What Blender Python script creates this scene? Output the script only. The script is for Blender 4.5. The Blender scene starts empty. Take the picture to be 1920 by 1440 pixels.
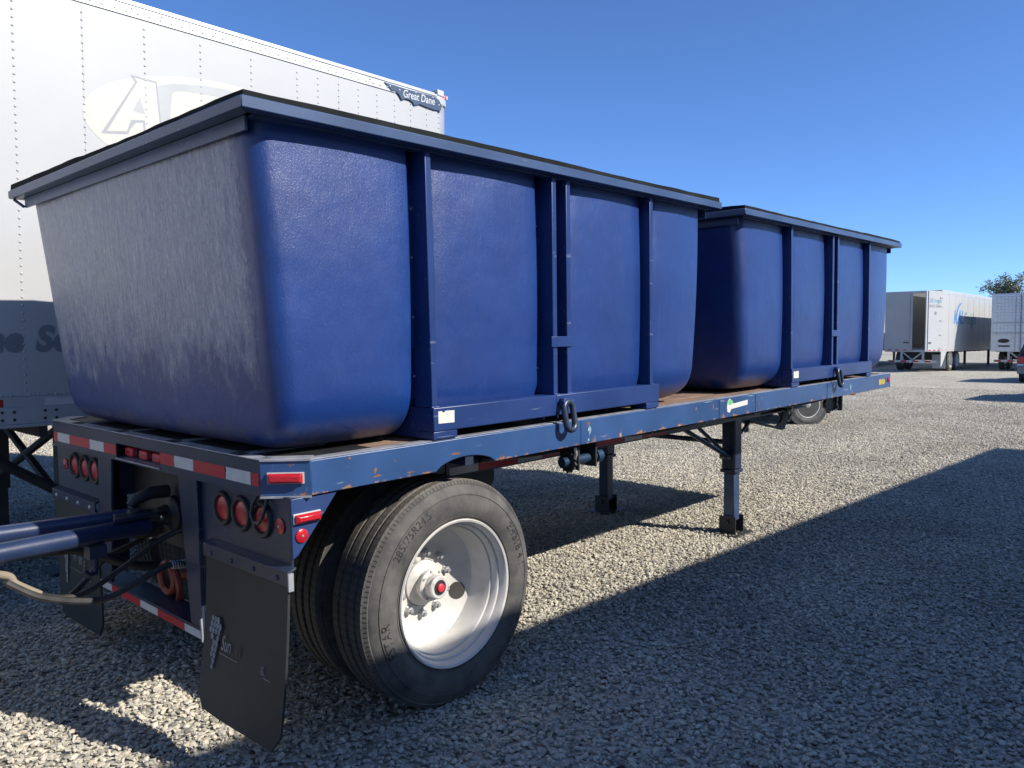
import bpy, bmesh, math, random
from mathutils import Vector, Matrix

random.seed(7)
R = math.radians
scene = bpy.context.scene
COL = scene.collection

# ------------------------------------------------------------------ camera
CAM_LOC = (-1.503, -2.4836, 1.6535)
YAW, PITCH, ROLL = R(42.619), R(-3.217), R(-0.14)
fw = Vector((math.cos(YAW)*math.cos(PITCH), math.sin(YAW)*math.cos(PITCH), math.sin(PITCH)))
rt = Vector((math.sin(YAW), -math.cos(YAW), 0.0))
up = rt.cross(fw)
rt2 = math.cos(ROLL)*rt + math.sin(ROLL)*up
up2 = -math.sin(ROLL)*rt + math.cos(ROLL)*up
cam_d = bpy.data.cameras.new('camera')
cam_d.sensor_width = 36.0
cam_d.lens = 36.0*1486.0/1920.0
cam_d.clip_end = 2000.0
cam = bpy.data.objects.new('camera', cam_d)
COL.objects.link(cam)
m3 = Matrix((rt2, up2, -fw)).transposed()
cam.matrix_world = Matrix.Translation(CAM_LOC) @ m3.to_4x4()
scene.camera = cam

# ------------------------------------------------------------------ light
SUN = Vector((0.45, -1.26, 1.0)).normalized()
SUN_EL = math.asin(SUN.z)
world = bpy.data.worlds.new('World')
scene.world = world
world.use_nodes = True
wn = world.node_tree
bgn = wn.nodes['Background']
sky = wn.nodes.new('ShaderNodeTexSky')
sky.sky_type = 'NISHITA'
sky.sun_disc = False
sky.sun_elevation = SUN_EL
sky.sun_rotation = math.atan2(SUN.x, SUN.y)
sky.altitude = 50
sky.air_density = 0.62
sky.dust_density = 0.25
sky.ozone_density = 10.0
wn.links.new(sky.outputs[0], bgn.inputs[0])
bgn.inputs[1].default_value = 0.142
sun_d = bpy.data.lights.new('sun', 'SUN')
sun_d.energy = 4.9
sun_d.angle = R(0.53)
sun_d.color = (1.0, 0.94, 0.84)
sun = bpy.data.objects.new('sun', sun_d)
COL.objects.link(sun)
sun.rotation_euler = SUN.to_track_quat('Z', 'Y').to_euler()
sun.location = (0, -20, 30)

scene.view_settings.view_transform = 'Standard'
scene.view_settings.look = 'None'
scene.view_settings.exposure = 0.62
scene.view_settings.gamma = 1.0
scene.view_settings.use_curve_mapping = False

# ------------------------------------------------------------------ mesh helpers
class MB:
    def __init__(self):
        self.v = []; self.f = []
    def add(self, vs, fs):
        o = len(self.v)
        self.v.extend(tuple(p) for p in vs)
        self.f.extend(tuple(i+o for i in f) for f in fs)
        return self
    def box(self, x0, x1, y0, y1, z0, z1):
        vs = [(x0,y0,z0),(x1,y0,z0),(x1,y1,z0),(x0,y1,z0),(x0,y0,z1),(x1,y0,z1),(x1,y1,z1),(x0,y1,z1)]
        return self.add(vs, [(0,3,2,1),(4,5,6,7),(0,1,5,4),(1,2,6,5),(2,3,7,6),(3,0,4,7)])
    def prism(self, poly, axis, a0, a1):
        n = len(poly); vs = []
        for a in (a0, a1):
            for p, q in poly:
                vs.append((a,p,q) if axis == 'x' else (p,a,q) if axis == 'y' else (p,q,a))
        fs = [tuple(range(n)), tuple(range(2*n-1, n-1, -1))]
        fs += [(i, (i+1) % n, n+(i+1) % n, n+i) for i in range(n)]
        return self.add(vs, fs)
    def frame_prism(self, poly, o, ex, ey, t):
        """polygon in the plane o+ex,ey, extruded by t along ex x ey"""
        o = Vector(o); ex = Vector(ex).normalized(); ey = Vector(ey).normalized(); nz = ex.cross(ey)
        n = len(poly); vs = []
        for d in (0, t):
            for p, q in poly: vs.append(o + ex*p + ey*q + nz*d)
        fs = [tuple(range(n-1, -1, -1)), tuple(range(n, 2*n))]
        fs += [(i, (i+1) % n, n+(i+1) % n, n+i) for i in range(n)]
        return self.add(vs, fs)
    def tube(self, pts, r, seg=10, caps=True, closed=False):
        pts = [Vector(p) for p in pts]; n = len(pts)
        rs = r if isinstance(r, (list, tuple)) else [r]*n
        vs = []; prev = None
        for i, p in enumerate(pts):
            if closed: t = pts[(i+1) % n] - pts[i-1]
            elif i == 0: t = pts[1]-pts[0]
            elif i == n-1: t = pts[-1]-pts[-2]
            else: t = (pts[i+1]-pts[i]).normalized() + (pts[i]-pts[i-1]).normalized()
            t.normalize()
            if prev is None:
                a = Vector((0,0,1)) if abs(t.z) < 0.9 else Vector((1,0,0))
                u = t.cross(a).normalized()
            else:
                u = (prev - t*prev.dot(t)).normalized()
            prev = u; w = t.cross(u)
            for k in range(seg):
                a = 2*math.pi*k/seg
                vs.append(p + u*(rs[i]*math.cos(a)) + w*(rs[i]*math.sin(a)))
        fs = []
        m = n if closed else n-1
        for i in range(m):
            j = (i+1) % n
            for k in range(seg):
                k2 = (k+1) % seg
                fs.append((i*seg+k, i*seg+k2, j*seg+k2, j*seg+k))
        if caps and not closed:
            fs.append(tuple(range(seg-1, -1, -1))); fs.append(tuple((n-1)*seg+k for k in range(seg)))
        return self.add(vs, fs)
    def cyl(self, p0, p1, r, seg=16, r1=None):
        return self.tube([p0, p1], [r, r if r1 is None else r1], seg)
    def lathe(self, prof, o, axis, seg=48, closed=False):
        """prof: list of (radius, distance along axis)"""
        o = Vector(o); ax = Vector(axis).normalized()
        a = Vector((0,0,1)) if abs(ax.z) < 0.9 else Vector((1,0,0))
        u = ax.cross(a).normalized(); w = ax.cross(u)
        n = len(prof); vs = []
        for r, h in prof:
            for k in range(seg):
                t = 2*math.pi*k/seg
                vs.append(o + ax*h + u*(r*math.cos(t)) + w*(r*math.sin(t)))
        fs = []
        for i in range(n if closed else n-1):
            j = (i+1) % n
            for k in range(seg):
                k2 = (k+1) % seg
                fs.append((i*seg+k, i*seg+k2, j*seg+k2, j*seg+k))
        if not closed:
            if prof[0][0] > 1e-6: fs.append(tuple(range(seg-1, -1, -1)))
            if prof[-1][0] > 1e-6: fs.append(tuple((n-1)*seg+k for k in range(seg)))
        return self.add(vs, fs)
    def dome(self, o, nrm, r, h=None, seg=6):
        h = r*0.6 if h is None else h
        return self.lathe([(r, 0), (r*0.75, h*0.7), (0.0001, h)], o, nrm, seg)

def mesh_of(name, mb, smooth=35, recalc=True):
    me = bpy.data.meshes.new(name)
    me.from_pydata(mb.v, [], mb.f)
    if recalc:
        bm = bmesh.new(); bm.from_mesh(me)
        bmesh.ops.recalc_face_normals(bm, faces=bm.faces)
        bm.to_mesh(me); bm.free()
    if smooth:
        me.polygons.foreach_set('use_smooth', [True]*len(me.polygons))
        me.set_sharp_from_angle(angle=R(smooth))
    me.update()
    return me

def part(name, mb, mat, parent=None, bevel=0.0, smooth=35, label=None, kind=None, recalc=True):
    me = mesh_of(name, mb, smooth, recalc)
    me.materials.append(mat)
    o = bpy.data.objects.new(name, me)
    COL.objects.link(o)
    if parent is not None: o.parent = parent
    if bevel:
        b = o.modifiers.new('bevel', 'BEVEL'); b.width = bevel; b.segments = 2
        b.limit_method = 'ANGLE'; b.angle_limit = R(50); b.harden_normals = False
    if label: o['label'] = label
    if kind: o['kind'] = kind
    return o

def shared(name, mesh, parent, loc=(0,0,0), rot=None):
    o = bpy.data.objects.new(name, mesh); COL.objects.link(o)
    o.parent = parent; o.location = loc
    if rot: o.rotation_euler = rot
    return o

def thing(name, label, cat, loc=(0,0,0), rot=(0,0,0), group=None):
    o = bpy.data.objects.new(name, None); COL.objects.link(o)
    o.empty_display_size = 0.3
    o.location = loc; o.rotation_euler = rot
    o['label'] = label; o['category'] = cat
    if group: o['group'] = group
    return o

def copy_tree(o, parent=None):
    c = o.copy(); COL.objects.link(c)
    if parent is not None: c.parent = parent
    for ch in list(o.children): copy_tree(ch, c)
    return c

def text_geo(s, size=1.0, shear=0.0, bold=0.0, spacing=1.0, sx=1.0):
    cu = bpy.data.curves.new('lettering', 'FONT')
    cu.body = s; cu.size = size; cu.shear = shear; cu.offset = bold; cu.space_character = spacing
    cu.resolution_u = 3
    ob = bpy.data.objects.new('lettering', cu); COL.objects.link(ob)
    dg = bpy.context.evaluated_depsgraph_get()
    me = bpy.data.meshes.new_from_object(ob.evaluated_get(dg))
    vs = [(v.co.x*sx, v.co.y) for v in me.vertices]; fs = [tuple(p.vertices) for p in me.polygons]
    bpy.data.objects.remove(ob); bpy.data.curves.remove(cu); bpy.data.meshes.remove(me)
    return vs, fs

def put_text(s, o, ex, ey, mat, parent, name='lettering', size=0.1, shear=0.0, bold=0.0, spacing=1.0, sx=1.0):
    vs, fs = text_geo(s, size, shear, bold, spacing, sx)
    o = Vector(o); ex = Vector(ex); ey = Vector(ey)
    mb = MB(); mb.add([o+ex*x+ey*y for x, y in vs], fs)
    return part(name, mb, mat, parent, smooth=0, recalc=False)

# ------------------------------------------------------------------ materials
def new_mat(name):
    m = bpy.data.materials.new(name); m.use_nodes = True
    return m, m.node_tree, m.node_tree.nodes['Principled BSDF']

def pmat(name, col, rough=0.5, metal=0.0, var=0.0, vscale=4.0, bump=0.0, bscale=60.0, spec=0.5, coat=0.0, rvar=0.0,
         dirt=0.0, dirtcol=(0.22,0.19,0.15), dscale=2.5, coord='Object'):
    m, nt, b = new_mat(name)
    b.inputs['Base Color'].default_value = (*col, 1)
    b.inputs['Roughness'].default_value = rough
    b.inputs['Metallic'].default_value = metal
    b.inputs['Specular IOR Level'].default_value = spec
    if coat:
        b.inputs['Coat Weight'].default_value = coat; b.inputs['Coat Roughness'].default_value = 0.12
    tc = nt.nodes.new('ShaderNodeTexCoord').outputs[coord]
    last = None
    if var or rvar:
        n = nt.nodes.new('ShaderNodeTexNoise'); n.inputs['Scale'].default_value = vscale; n.inputs['Detail'].default_value = 6
        nt.links.new(tc, n.inputs['Vector'])
    if var:
        mr = nt.nodes.new('ShaderNodeMapRange')
        mr.inputs[1].default_value = 0.3; mr.inputs[2].default_value = 0.7
        mr.inputs[3].default_value = 1-var; mr.inputs[4].default_value = 1+var
        nt.links.new(n.outputs[0], mr.inputs[0])
        mx = nt.nodes.new('ShaderNodeVectorMath'); mx.operation = 'SCALE'
        mx.inputs[0].default_value = col
        nt.links.new(mr.outputs[0], mx.inputs['Scale'])
        last = mx.outputs[0]
        nt.links.new(last, b.inputs['Base Color'])
    if rvar:
        mr2 = nt.nodes.new('ShaderNodeMapRange')
        mr2.inputs[1].default_value = 0.3; mr2.inputs[2].default_value = 0.7
        mr2.inputs[3].default_value = max(0.05, rough-rvar); mr2.inputs[4].default_value = min(1, rough+rvar)
        nt.links.new(n.outputs[0], mr2.inputs[0]); nt.links.new(mr2.outputs[0], b.inputs['Roughness'])
    if dirt:
        n2 = nt.nodes.new('ShaderNodeTexNoise'); n2.inputs['Scale'].default_value = dscale; n2.inputs['Detail'].default_value = 10
        n2.inputs['Roughness'].default_value = 0.65
        nt.links.new(tc, n2.inputs['Vector'])
        mr3 = nt.nodes.new('ShaderNodeMapRange')
        mr3.inputs[1].default_value = 0.45; mr3.inputs[2].default_value = 0.75
        mr3.inputs[3].default_value = 0; mr3.inputs[4].default_value = dirt
        nt.links.new(n2.outputs[0], mr3.inputs[0])
        mix = nt.nodes.new('ShaderNodeMix'); mix.data_type = 'RGBA'
        nt.links.new(mr3.outputs[0], mix.inputs[0])
        if last is not None: nt.links.new(last, mix.inputs[6])
        else: mix.inputs[6].default_value = (*col, 1)
        mix.inputs[7].default_value = (*dirtcol, 1)
        nt.links.new(mix.outputs[2], b.inputs['Base Color'])
    if bump:
        nb = nt.nodes.new('ShaderNodeTexNoise'); nb.inputs['Scale'].default_value = bscale; nb.inputs['Detail'].default_value = 4
        nt.links.new(tc, nb.inputs['Vector'])
        bp = nt.nodes.new('ShaderNodeBump'); bp.inputs['Strength'].default_value = bump; bp.inputs['Distance'].default_value = 0.004
        nt.links.new(nb.outputs[0], bp.inputs['Height']); nt.links.new(bp.outputs[0], b.inputs['Normal'])
    return m

def frp_mat(name, end_sheen):
    m, nt, b = new_mat(name)
    L = nt.links.new; N = nt.nodes.new
    tcn = N('ShaderNodeTexCoord'); tc = tcn.outputs['Object']
    def noise(scale, detail=4, rough=0.5, mp=None, dist=0.0):
        n = N('ShaderNodeTexNoise'); n.inputs['Scale'].default_value = scale; n.inputs['Detail'].default_value = detail
        n.inputs['Roughness'].default_value = rough; n.inputs['Distortion'].default_value = dist
        if mp:
            q = N('ShaderNodeMapping'); q.inputs['Scale'].default_value = mp; L(tc, q.inputs['Vector']); L(q.outputs[0], n.inputs['Vector'])
        else: L(tc, n.inputs['Vector'])
        return n.outputs[0]
    def rng(src, a, b_, c=0.0, d=1.0):
        r_ = N('ShaderNodeMapRange'); r_.inputs[1].default_value = a; r_.inputs[2].default_value = b_; r_.inputs[3].default_value = c; r_.inputs[4].default_value = d
        L(src, r_.inputs[0]); return r_.outputs[0]
    def mul(x, y):
        q = N('ShaderNodeMath'); q.operation = 'MULTIPLY'; L(x, q.inputs[0])
        if isinstance(y, float): q.inputs[1].default_value = y
        else: L(y, q.inputs[1])
        return q.outputs[0]
    cr = N('ShaderNodeValToRGB')
    cr.color_ramp.elements[0].position = 0.3; cr.color_ramp.elements[0].color = (0.0018, 0.0225, 0.132, 1)
    cr.color_ramp.elements[1].position = 0.72; cr.color_ramp.elements[1].color = (0.0032, 0.035, 0.180, 1)
    L(noise(2.6, 9, 0.6), cr.inputs[0])
    # chalky rub marks and scuffs
    scuff = rng(noise(1.3, 11, 0.72, (5, 5, 1.6)), 0.57, 0.78, 0.0, 0.11)
    fine = rng(noise(1.0, 8, 0.75, (26, 26, 60)), 0.60, 0.72, 0.0, 0.16)
    mx = N('ShaderNodeMix'); mx.data_type = 'RGBA'; L(scuff, mx.inputs[0]); L(cr.outputs[0], mx.inputs[6]); mx.inputs[7].default_value = (0.13, 0.17, 0.27, 1)
    mxf = N('ShaderNodeMix'); mxf.data_type = 'RGBA'; L(mul(fine, rng(noise(2.0, 3), 0.45, 0.65)), mxf.inputs[0]); L(mx.outputs[2], mxf.inputs[6]); mxf.inputs[7].default_value = (0.20, 0.24, 0.34, 1)
    last = mxf.outputs[2]
    rough = None
    if end_sheen:
        # reflected sheen painted into the colour of the rear end wall, ragged towards the bottom and the corner
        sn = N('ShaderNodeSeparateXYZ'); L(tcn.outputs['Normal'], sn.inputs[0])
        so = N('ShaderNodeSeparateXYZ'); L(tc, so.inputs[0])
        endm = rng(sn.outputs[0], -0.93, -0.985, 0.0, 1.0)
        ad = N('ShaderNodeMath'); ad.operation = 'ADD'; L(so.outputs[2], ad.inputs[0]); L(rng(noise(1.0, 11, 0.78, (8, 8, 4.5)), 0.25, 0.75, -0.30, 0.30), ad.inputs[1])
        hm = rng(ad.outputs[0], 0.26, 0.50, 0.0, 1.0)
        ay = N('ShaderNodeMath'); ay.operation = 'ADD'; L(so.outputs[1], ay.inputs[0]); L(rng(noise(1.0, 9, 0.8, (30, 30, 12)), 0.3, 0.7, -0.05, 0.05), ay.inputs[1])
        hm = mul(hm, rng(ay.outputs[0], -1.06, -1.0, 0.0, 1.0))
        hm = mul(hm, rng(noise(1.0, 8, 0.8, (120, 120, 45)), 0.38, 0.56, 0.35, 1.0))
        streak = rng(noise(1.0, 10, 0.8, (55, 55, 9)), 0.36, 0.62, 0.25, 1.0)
        pale_tone = mul(mul(mul(endm, hm), streak), 0.84)
        mc = N('ShaderNodeMix'); mc.data_type = 'RGBA'; L(pale_tone, mc.inputs[0]); L(last, mc.inputs[6]); mc.inputs[7].default_value = (0.48, 0.495, 0.51, 1); last = mc.outputs[2]
    # tan dust caught along the base
    sz = N('ShaderNodeSeparateXYZ'); L(tc, sz.inputs[0])
    az = N('ShaderNodeMath'); az.operation = 'ADD'; L(sz.outputs[2], az.inputs[0]); L(rng(noise(6.0, 10, 0.7), 0.3, 0.7, -0.07, 0.07), az.inputs[1])
    md_ = N('ShaderNodeMix'); md_.data_type = 'RGBA'; L(rng(az.outputs[0], 0.10, 0.02, 0.0, 0.42), md_.inputs[0]); L(last, md_.inputs[6]); md_.inputs[7].default_value = (0.16, 0.13, 0.10, 1); last = md_.outputs[2]
    L(last, b.inputs['Base Color'])
    b.inputs['Roughness'].default_value = 0.46
    b.inputs['Specular IOR Level'].default_value = 0.45
    b.inputs['Coat Weight'].default_value = 0.45
    b.inputs['Coat Roughness'].default_value = 0.26
    b.inputs['Coat IOR'].default_value = 1.5
    # fibrous relief under the gelcoat, soft dents
    bp3 = N('ShaderNodeBump'); bp3.inputs['Strength'].default_value = 0.35; bp3.inputs['Distance'].default_value = 0.006; L(noise(1.0, 6, 0.7, (38, 38, 9)), bp3.inputs['Height'])
    bp2 = N('ShaderNodeBump'); bp2.inputs['Strength'].default_value = 0.35; bp2.inputs['Distance'].default_value = 0.03; L(noise(3.2, 2), bp2.inputs['Height']); L(bp3.outputs[0], bp2.inputs['Normal'])
    bp = N('ShaderNodeBump'); bp.inputs['Strength'].default_value = 0.5; bp.inputs['Distance'].default_value = 0.0022; L(noise(190, 3, 0.6, (1, 1, 0.6), 1.2), bp.inputs['Height']); L(bp2.outputs[0], bp.inputs['Normal'])
    L(bp.outputs[0], b.inputs['Normal']); L(bp.outputs[0], b.inputs['Coat Normal'])
    return m

def worn_blue(name, col, zlo=None, amount=0.62, light=(0.26,0.30,0.38)):
    """blue paint with chips, rust along a lower edge (zlo) and scratches"""
    m, nt, b = new_mat(name); L = nt.links.new; N = nt.nodes.new
    tc = N('ShaderNodeTexCoord').outputs['Object']
    n0 = N('ShaderNodeTexNoise'); n0.inputs['Scale'].default_value = 3; n0.inputs['Detail'].default_value = 8; L(tc, n0.inputs['Vector'])
    cr = N('ShaderNodeValToRGB')
    cr.color_ramp.elements[0].position = 0.3; cr.color_ramp.elements[0].color = (*[c*0.8 for c in col], 1)
    cr.color_ramp.elements[1].position = 0.7; cr.color_ramp.elements[1].color = (*[c*1.15+0.006 for c in col], 1)
    L(n0.outputs[0], cr.inputs[0])
    n1 = N('ShaderNodeTexNoise'); n1.inputs['Scale'].default_value = 9; n1.inputs['Detail'].default_value = 12; n1.inputs['Roughness'].default_value = 0.7
    L(tc, n1.inputs['Vector'])
    thr = N('ShaderNodeMapRange'); thr.inputs[1].default_value = amount; thr.inputs[2].default_value = amount+0.035
    src = n1.outputs[0]
    if zlo is not None:
        sp = N('ShaderNodeSeparateXYZ'); L(tc, sp.inputs[0])
        zr = N('ShaderNodeMapRange'); zr.inputs[1].default_value = zlo; zr.inputs[2].default_value = zlo+0.03
        zr.inputs[3].default_value = 0.13; zr.inputs[4].default_value = 0.0
        L(sp.outputs[2], zr.inputs[0])
        ad = N('ShaderNodeMath'); ad.operation = 'ADD'; L(n1.outputs[0], ad.inputs[0]); L(zr.outputs[0], ad.inputs[1]); src = ad.outputs[0]
    L(src, thr.inputs[0])
    nr = N('ShaderNodeTexNoise'); nr.inputs['Scale'].default_value = 40; nr.inputs['Detail'].default_value = 5; L(tc, nr.inputs['Vector'])
    rc = N('ShaderNodeValToRGB')
    rc.color_ramp.elements[0].position = 0.35; rc.color_ramp.elements[0].color = (0.11, 0.05, 0.03, 1)
    rc.color_ramp.elements[1].position = 0.7; rc.color_ramp.elements[1].color = (0.36, 0.20, 0.13, 1)
    L(nr.outputs[0], rc.inputs[0])
    mx = N('ShaderNodeMix'); mx.data_type = 'RGBA'; L(thr.outputs[0], mx.inputs[0]); L(cr.outputs[0], mx.inputs[6]); L(rc.outputs[0], mx.inputs[7])
    # pale scratches, stretched along the length
    mp = N('ShaderNodeMapping'); mp.inputs['Scale'].default_value = (3, 30, 30); L(tc, mp.inputs['Vector'])
    ns = N('ShaderNodeTexNoise'); ns.inputs['Scale'].default_value = 1.5; ns.inputs['Detail'].default_value = 9; L(mp.outputs[0], ns.inputs['Vector'])
    sr = N('ShaderNodeMapRange'); sr.inputs[1].default_value = 0.66; sr.inputs[2].default_value = 0.72; sr.inputs[4].default_value = 0.45
    L(ns.outputs[0], sr.inputs[0])
    mx2 = N('ShaderNodeMix'); mx2.data_type = 'RGBA'; L(sr.outputs[0], mx2.inputs[0]); L(mx.outputs[2], mx2.inputs[6]); mx2.inputs[7].default_value = (*light, 1)
    L(mx2.outputs[2], b.inputs['Base Color'])
    rr = N('ShaderNodeMapRange'); rr.inputs[3].default_value = 0.36; rr.inputs[4].default_value = 0.85; L(thr.outputs[0], rr.inputs[0]); L(rr.outputs[0], b.inputs['Roughness'])
    bp = N('ShaderNodeBump'); bp.inputs['Strength'].default_value = 0.25; bp.inputs['Distance'].default_value = 0.003
    L(n1.outputs[0], bp.inputs['Height']); L(bp.outputs[0], b.inputs['Normal'])
    return m

def gravel_ground_mat():
    m, nt, b = new_mat('gravel_ground'); L = nt.links.new; N = nt.nodes.new
    tc = N('ShaderNodeTexCoord').outputs['Object']
    v = N('ShaderNodeTexVoronoi'); v.inputs['Scale'].default_value = 34; v.inputs['Randomness'].default_value = 1.0; L(tc, v.inputs['Vector'])
    sp = N('ShaderNodeSeparateColor'); L(v.outputs['Color'], sp.inputs[0])
    cr = N('ShaderNodeValToRGB'); e = cr.color_ramp.elements
    e[0].position = 0.0; e[0].color = (0.11, 0.103, 0.088, 1)
    e[1].position = 1.0; e[1].color = (0.58, 0.54, 0.445, 1)
    e2 = cr.color_ramp.elements.new(0.45); e2.color = (0.385, 0.36, 0.30, 1)
    L(sp.outputs[0], cr.inputs[0])
    n = N('ShaderNodeTexNoise'); n.inputs['Scale'].default_value = 0.9; n.inputs['Detail'].default_value = 6; L(tc, n.inputs['Vector'])
    mr = N('ShaderNodeMapRange'); mr.inputs[1].default_value = 0.3; mr.inputs[2].default_value = 0.7; mr.inputs[3].default_value = 0.86; mr.inputs[4].default_value = 1.12
    L(n.outputs[0], mr.inputs[0])
    sc = N('ShaderNodeVectorMath'); sc.operation = 'SCALE'; L(cr.outputs[0], sc.inputs[0]); L(mr.outputs[0], sc.inputs['Scale'])
    L(sc.outputs[0], b.inputs['Base Color'])
    b.inputs['Roughness'].default_value = 0.95
    b.inputs['Specular IOR Level'].default_value = 0.25
    iv = N('ShaderNodeMath'); iv.operation = 'MULTIPLY'; iv.inputs[1].default_value = -1.0; L(v.outputs['Distance'], iv.inputs[0])
    bp = N('ShaderNodeBump'); bp.inputs['Strength'].default_value = 0.9; bp.inputs['Distance'].default_value = 0.02
    L(iv.outputs[0], bp.inputs['Height']); L(bp.outputs[0], b.inputs['Normal'])
    return m

def stone_mat():
    m, nt, b = new_mat('crushed_stone'); L = nt.links.new; N = nt.nodes.new
    oi = N('ShaderNodeObjectInfo')
    cr = N('ShaderNodeValToRGB'); e = cr.color_ramp.elements
    e[0].position = 0.0; e[0].color = (0.19, 0.18, 0.155, 1)
    e[1].position = 1.0; e[1].color = (0.63, 0.585, 0.485, 1)
    for p, c in ((0.2, (0.36, 0.338, 0.288, 1)), (0.6, (0.48, 0.447, 0.37, 1)), (0.9, (0.55, 0.50, 0.405, 1)), (0.94, (0.51, 0.465, 0.375, 1)), (0.955, (0.38, 0.30, 0.21, 1)), (0.97, (0.54, 0.50, 0.41, 1))):
        x = cr.color_ramp.elements.new(p); x.color = c
    L(oi.outputs['Random'], cr.inputs[0])
    tc = N('ShaderNodeTexCoord').outputs['Object']
    n = N('ShaderNodeTexNoise'); n.inputs['Scale'].default_value = 2.5; n.inputs['Detail'].default_value = 5; L(tc, n.inputs['Vector'])
    mr = N('ShaderNodeMapRange'); mr.inputs[1].default_value = 0.3; mr.inputs[2].default_value = 0.7; mr.inputs[3].default_value = 0.78; mr.inputs[4].default_value = 1.15
    L(n.outputs[0], mr.inputs[0])
    n2 = N('ShaderNodeTexNoise'); n2.inputs['Scale'].default_value = 0.8; n2.inputs['Detail'].default_value = 4; L(oi.outputs['Location'], n2.inputs['Vector'])
    mr2 = N('ShaderNodeMapRange'); mr2.inputs[1].default_value = 0.3; mr2.inputs[2].default_value = 0.7; mr2.inputs[3].default_value = 0.80; mr2.inputs[4].default_value = 1.14; L(n2.outputs[0], mr2.inputs[0])
    mm = N('ShaderNodeMath'); mm.operation = 'MULTIPLY'; L(mr.outputs[0], mm.inputs[0]); L(mr2.outputs[0], mm.inputs[1])
    sc = N('ShaderNodeVectorMath'); sc.operation = 'SCALE'; L(cr.outputs[0], sc.inputs[0]); L(mm.outputs[0], sc.inputs['Scale'])
    L(sc.outputs[0], b.inputs['Base Color'])
    b.inputs['Roughness'].default_value = 0.85; b.inputs['Specular IOR Level'].default_value = 0.3
    return m

def tyre_mat():
    m, nt, b = new_mat('tyre_rubber'); L = nt.links.new; N = nt.nodes.new
    tc = N('ShaderNodeTexCoord').outputs['Object']
    n = N('ShaderNodeTexNoise'); n.inputs['Scale'].default_value = 7; n.inputs['Detail'].default_value = 10; n.inputs['Roughness'].default_value = 0.65; L(tc, n.inputs['Vector'])
    cr = N('ShaderNodeValToRGB'); e = cr.color_ramp.elements
    e[0].position = 0.35; e[0].color = (0.040, 0.040, 0.041, 1)
    e[1].position = 0.75; e[1].color = (0.125, 0.118, 0.108, 1)
    L(n.outputs[0], cr.inputs[0])
    # road dust worn into the tread (by radius) and fine sipes across the ribs
    sx = N('ShaderNodeSeparateXYZ'); L(tc, sx.inputs[0])
    def mth(op, a, b_=None):
        q = N('ShaderNodeMath'); q.operation = op
        for i_, w_ in enumerate((a, b_)):
            if w_ is None: continue
            if isinstance(w_, (int, float)): q.inputs[i_].default_value = w_
            else: L(w_, q.inputs[i_])
        return q.outputs[0]
    rad = mth('SQRT', mth('ADD', mth('MULTIPLY', sx.outputs[0], sx.outputs[0]), mth('MULTIPLY', sx.outputs[2], sx.outputs[2])))
    tm = N('ShaderNodeMapRange'); tm.inputs[1].default_value = 0.504; tm.inputs[2].default_value = 0.511; L(rad, tm.inputs[0])
    ang_ = mth('ARCTAN2', sx.outputs[2], sx.outputs[0])
    zig = mth('ADD', mth('MULTIPLY', ang_, 95.0), mth('MULTIPLY', mth('SINE', mth('MULTIPLY', sx.outputs[1], 260.0)), 1.1))
    sip = N('ShaderNodeMapRange'); sip.inputs[1].default_value = 0.80; sip.inputs[2].default_value = 0.93; L(mth('SINE', zig), sip.inputs[0])
    sipm = mth('MULTIPLY', sip.outputs[0], tm.outputs[0])
    dm = N('ShaderNodeMix'); dm.data_type = 'RGBA'; L(mth('MULTIPLY', tm.outputs[0], 0.75), dm.inputs[0]); L(cr.outputs[0], dm.inputs[6]); dm.inputs[7].default_value = (0.12, 0.108, 0.092, 1)
    dm2 = N('ShaderNodeMix'); dm2.data_type = 'RGBA'; L(mth('MULTIPLY', sipm, 0.7), dm2.inputs[0]); L(dm.outputs[2], dm2.inputs[6]); dm2.inputs[7].default_value = (0.025, 0.025, 0.025, 1)
    L(dm2.outputs[2], b.inputs['Base Color'])
    b.inputs['Roughness'].default_value = 0.72; b.inputs['Specular IOR Level'].default_value = 0.4
    nb = N('ShaderNodeTexNoise'); nb.inputs['Scale'].default_value = 90; L(tc, nb.inputs['Vector'])
    bp = N('ShaderNodeBump'); bp.inputs['Strength'].default_value = 0.2; bp.inputs['Distance'].default_value = 0.002
    L(nb.outputs[0], bp.inputs['Height']); L(bp.outputs[0], b.inputs['Normal'])
    return m

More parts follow.
